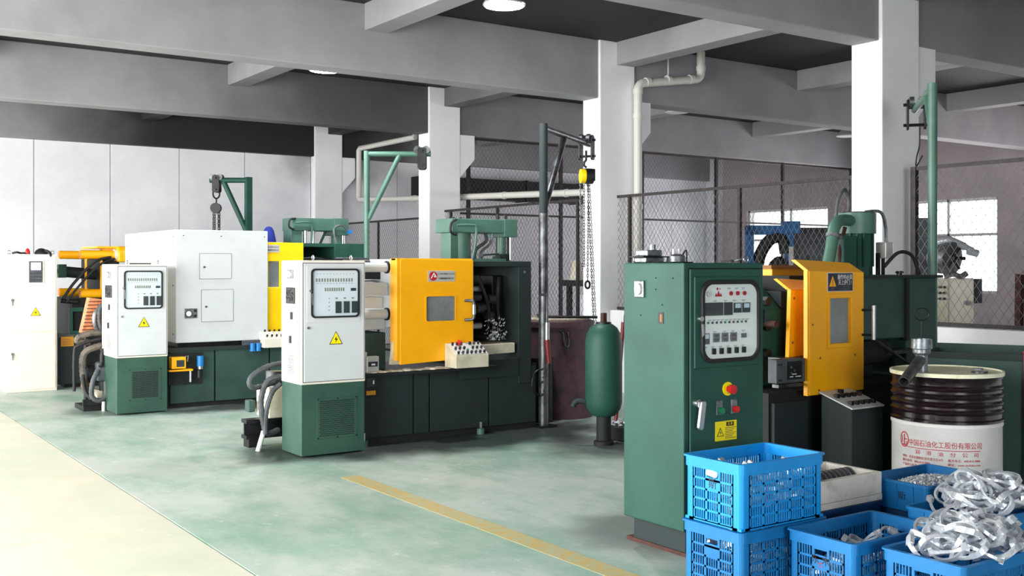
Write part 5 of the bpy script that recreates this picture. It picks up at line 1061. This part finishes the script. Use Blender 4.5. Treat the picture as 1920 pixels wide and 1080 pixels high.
def bin_(label, x0, y0, lx, ly, z0, h, m, word=None):
    t = thing('plastic_bin', label, 'bin', (x0 + lx / 2, y0 + ly / 2, z0), 'solid blue bins')
    x1, y1, z1 = x0 + lx, y0 + ly, z0 + h; e = .02
    lo = rrect(x0 + e, x1 - e, y0 + e, y1 - e, .02, 4); hi_ = rrect(x0 + .008, x1 - .008, y0 + .008, y1 - .008, .025, 4); li = rrect(x0 + e + .006, x1 - e - .006, y0 + e + .006, y1 - e - .006, .015, 4); hi2 = rrect(x0 + .014, x1 - .014, y0 + .014, y1 - .014, .02, 4)
    n = len(lo); M_ = MB()
    V = [(p[0], p[1], z0) for p in lo] + [(p[0], p[1], z1 - .012) for p in hi_] + [(p[0], p[1], z1 - .012) for p in hi2] + [(p[0], p[1], z0 + .008) for p in li]
    F = [(k * n + i, k * n + (i + 1) % n, (k + 1) * n + (i + 1) % n, (k + 1) * n + i) for k in range(3) for i in range(n)] + [tuple(range(n)), tuple(range(3 * n, 4 * n))]
    M_._add(V, F).o('shell', m, t); MB().ring(rrect(x0, x1, y0, y1, .03, 4), hi2, 'z', z1 - .014, z1).o('rim', m, t)
    nx = int(lx / .085)
    for i in range(1, nx): x = x0 + lx * i / nx; MB().solid([(x - .004, y0 + e - .004, z0 + .01), (x + .004, y0 + e - .004, z0 + .01), (x + .004, y0 + e + .002, z0 + .01), (x - .004, y0 + e + .002, z0 + .01)], [(x - .004, y0 + .004, z1 - .014), (x + .004, y0 + .004, z1 - .014), (x + .004, y0 + .01, z1 - .014), (x - .004, y0 + .01, z1 - .014)]).o('rib', m, t)
    ny = int(ly / .085)
    for i in range(1, ny): y = y0 + ly * i / ny; MB().solid([(x0 + e - .004, y - .004, z0 + .01), (x0 + e - .004, y + .004, z0 + .01), (x0 + e + .002, y + .004, z0 + .01), (x0 + e + .002, y - .004, z0 + .01)], [(x0 + .004, y - .004, z1 - .014), (x0 + .004, y + .004, z1 - .014), (x0 + .01, y + .004, z1 - .014), (x0 + .01, y - .004, z1 - .014)]).o('rib', m, t)
    if word: text('bin_letter', word, .05, (x0 + .012, y0 + ly * .42, z0 + h * .5), 'x', 'plate_navy', t, .0006)
    return t
crate('dark blue crate under the shallow blue bin', 4.73, 3.2, .54, .375, 0, .252, 'crate_navy', None, 'dark blue crates')
bin_('shallow blue bin holding small zinc fasteners, before the oil drum', 4.72, 3.19, .56, .39, .254, .15, 'crate_blue_old', '斯')
bin_('deep blue bin heaped with ring castings, below the shallow bin', 4.47, 2.74, .62, .42, .0, .35, 'crate_blue_old')
m = MB()
for i in range(900):
    x = 4.76 + .48 * random.random(); y = 3.23 + .31 * random.random(); r2 = ((x - 5.02) / .26) ** 2 + ((y - 3.38) / .17) ** 2; z = .335 + .05 * max(0, 1 - r2) + .01 * random.random()
    a = random.random() * 6.3; b = random.uniform(-.6, .6); L = .008
    d_ = Vector((math.cos(a) * math.cos(b), math.sin(a) * math.cos(b), math.sin(b))) * L
    m.cyl(Vector((x, y, z)) - d_, Vector((x, y, z)) + d_, .0055, 6, .004, True, False)
m.box(4.75, 5.25, 3.22, 3.55, .27, .335)
q = m.o('small_fasteners', 'cast_metal'); tag(q, 'heap of small zinc fasteners in the shallow blue bin', 'fasteners', None, 'stuff')

# white foam box with a row of grey discs
t = thing('foam_box', 'dirty white foam box on a dark crate behind the bright blue crate', 'box', (4.43, 3.62, .302))
x0, x1, y0, y1, z0, z1 = 4.18, 4.69, 3.44, 3.80, .302, .445
MB().ring([(x0, y0), (x1, y0), (x1, y1), (x0, y1)], [(x0 + .035, y0 + .035), (x1 - .035, y0 + .035), (x1 - .035, y1 - .035), (x0 + .035, y1 - .035)], 'z', z0 + .03, z1).o('box_wall', 'foam_white', t, .006); B(x0, x1, y0, y1, z0, z0 + .03).o('box_floor', 'foam_white', t)
for i in range(11):
    x = 4.24 + i * .038
    q = MB().cyl((x, 3.62, z0 + .085), (x + .03, 3.625, z0 + .088), .055, 20).o('metal_disc', 'hose_grey'); tag(q, 'grey metal disc standing in the row in the white foam box', 'disc', 'grey discs in the foam box')
    MB().ring(circ(3.62, z0 + .086, .057, 20), circ(3.62, z0 + .086, .05, 20), 'x', x + .026, x + .034).o('bright_edge', 'steel', q)

# ring castings: a bent oval hoop with tabs and a cross web, each one a separate piece
def casting(name, R0, w_, th, gap, squash):
    n = 26; V = []; F = []
    for i in range(n + 1):
        a = gap + (2 * PI - 2 * gap) * i / n; k = 1 + .05 * math.cos(3 * a); x = R0 * k * math.cos(a); y = R0 * k * squash * math.sin(a); tw = 0
        ww = w_ * (1 + .35 * math.cos(2 * a))
        for dr, dz in ((-th, -ww), (th, -ww), (th, ww), (-th, ww)):
            s_ = 1 + (dr + tw * dz) / R0; V.append((x * s_, y * s_, dz + .006 * math.sin(a * 2)))
    for i in range(n):
        for k in range(4): F.append((i * 4 + k, i * 4 + (k + 1) % 4, (i + 1) * 4 + (k + 1) % 4, (i + 1) * 4 + k))
    F += [(0, 1, 2, 3), (n * 4 + 3, n * 4 + 2, n * 4 + 1, n * 4)]
    b = MB(); b._add(V, F)
    return b
def cast_thing(kind):
    if kind == 0:
        b = casting('ring_casting', .07, .0085, .0055, 0.0, .86).o('ring_casting', 'cast_metal')
        MB().ext([(-.07, -.008), (-.028, -.014), (-.02, 0), (-.028, .014), (-.07, .008)], 'z', -.003, .003).o('tab', 'cast_metal', b)
        MB().ext([(.03, -.055), (.045, -.05), (.036, -.015), (.02, -.02)], 'z', -.004, .004).o('tab', 'cast_metal', b); MB().ext([(.02, .054), (.04, .047), (.03, .02), (.016, .026)], 'z', -.004, .004).o('tab', 'cast_metal', b)
    else:
        b = casting('ring_casting', .078, .0075, .006, .5, .8).o('ring_casting', 'cast_metal')
        MB().box(.05, .075, -.048, -.026, -.012, .012).o('lug', 'cast_metal', b); MB().box(.05, .075, .026, .048, -.012, .012).o('lug', 'cast_metal', b); MB().box(-.078, -.06, -.02, .02, -.016, .016).o('lug', 'cast_metal', b)
    return b
protos = [cast_thing(0), cast_thing(1)]; used = [False, False]
def put(kind, loc, rot, label, group, sc_=1):
    if not used[kind]: o = protos[kind]; used[kind] = True
    else:
        o = protos[kind].copy(); COL.objects.link(o)
        for ch in protos[kind].children:
            c = ch.copy(); COL.objects.link(c); c.parent = o
    o.location = loc; o.rotation_euler = rot; o.scale = (sc_,) * 3; tag(o, label, 'casting', group)
rnd = random.Random(3)
def heap(x0, x1, y0, y1, z0, top, n, label, group, layers=4):
    """castings laid layer by layer into a mound above the rim"""
    cx, cy = (x0 + x1) / 2, (y0 + y1) / 2; hx, hy = (x1 - x0) / 2, (y1 - y0) / 2
    for k in range(n):
        f = (k + .5) / n; s_ = math.sqrt(1 - f * .6); a = k * 2.399963; rr = math.sqrt(rnd.random()) * s_
        x = cx + hx * rr * math.cos(a); y = cy + hy * rr * math.sin(a)
        e = max(0, 1 - ((x - cx) / hx) ** 2 * .8 - ((y - cy) / hy) ** 2 * .8)
        z = z0 + (top - z0) * (.35 + .65 * e) * (.5 + .5 * f)
        put(k % 2 if rnd.random() < .6 else 0, (x, y, z), (rnd.uniform(-.35, .95), rnd.uniform(-.75, .5), rnd.uniform(0, 6.28)), label, group, rnd.uniform(.95, 1.15))
heap(3.9, 4.5, 2.46, 2.84, .24, .43, 58, 'bright ring casting heaped in the front slotted crate', 'ring castings in the front crate')
heap(4.53, 5.14, 2.77, 3.13, .29, .485, 58, 'bright ring casting heaped in the deep blue bin', 'ring castings in the deep bin')
def fill(x0, x1, y0, y1, z0, z1, n, label, group):
    for k in range(n): put(k % 2, (rnd.uniform(x0, x1), rnd.uniform(y0, y1), z0 + (z1 - z0) * (k + .5) / n), (rnd.uniform(-.6, .6), rnd.uniform(-.6, .6), rnd.uniform(0, 6.28)), label, group, .95)
fill(3.65, 4.03, 3.44, 3.62, .36, .55, 30, 'bright casting showing through the slots of the top crate', 'castings in the top crate')
fill(3.65, 4.03, 3.44, 3.62, .05, .25, 24, 'bright casting showing through the slots of the bottom crate', 'castings in the bottom crate')
fill(3.91, 4.32, 3.03, 3.2, .05, .235, 26, 'bright casting lying in the nearly empty front crate', 'castings in the half-filled crate')
p_ = MB().ext(rrect(-.035, .035, -.014, .014, .01, 3), 'y', -.002, .002).o('paper_tag', 'white_print'); p_.location = (3.556, 3.53, .545); p_.rotation_euler = (.15, -.1, PI / 2); tag(p_, 'white paper tag in the hand hole of the bright blue crate', 'paper')
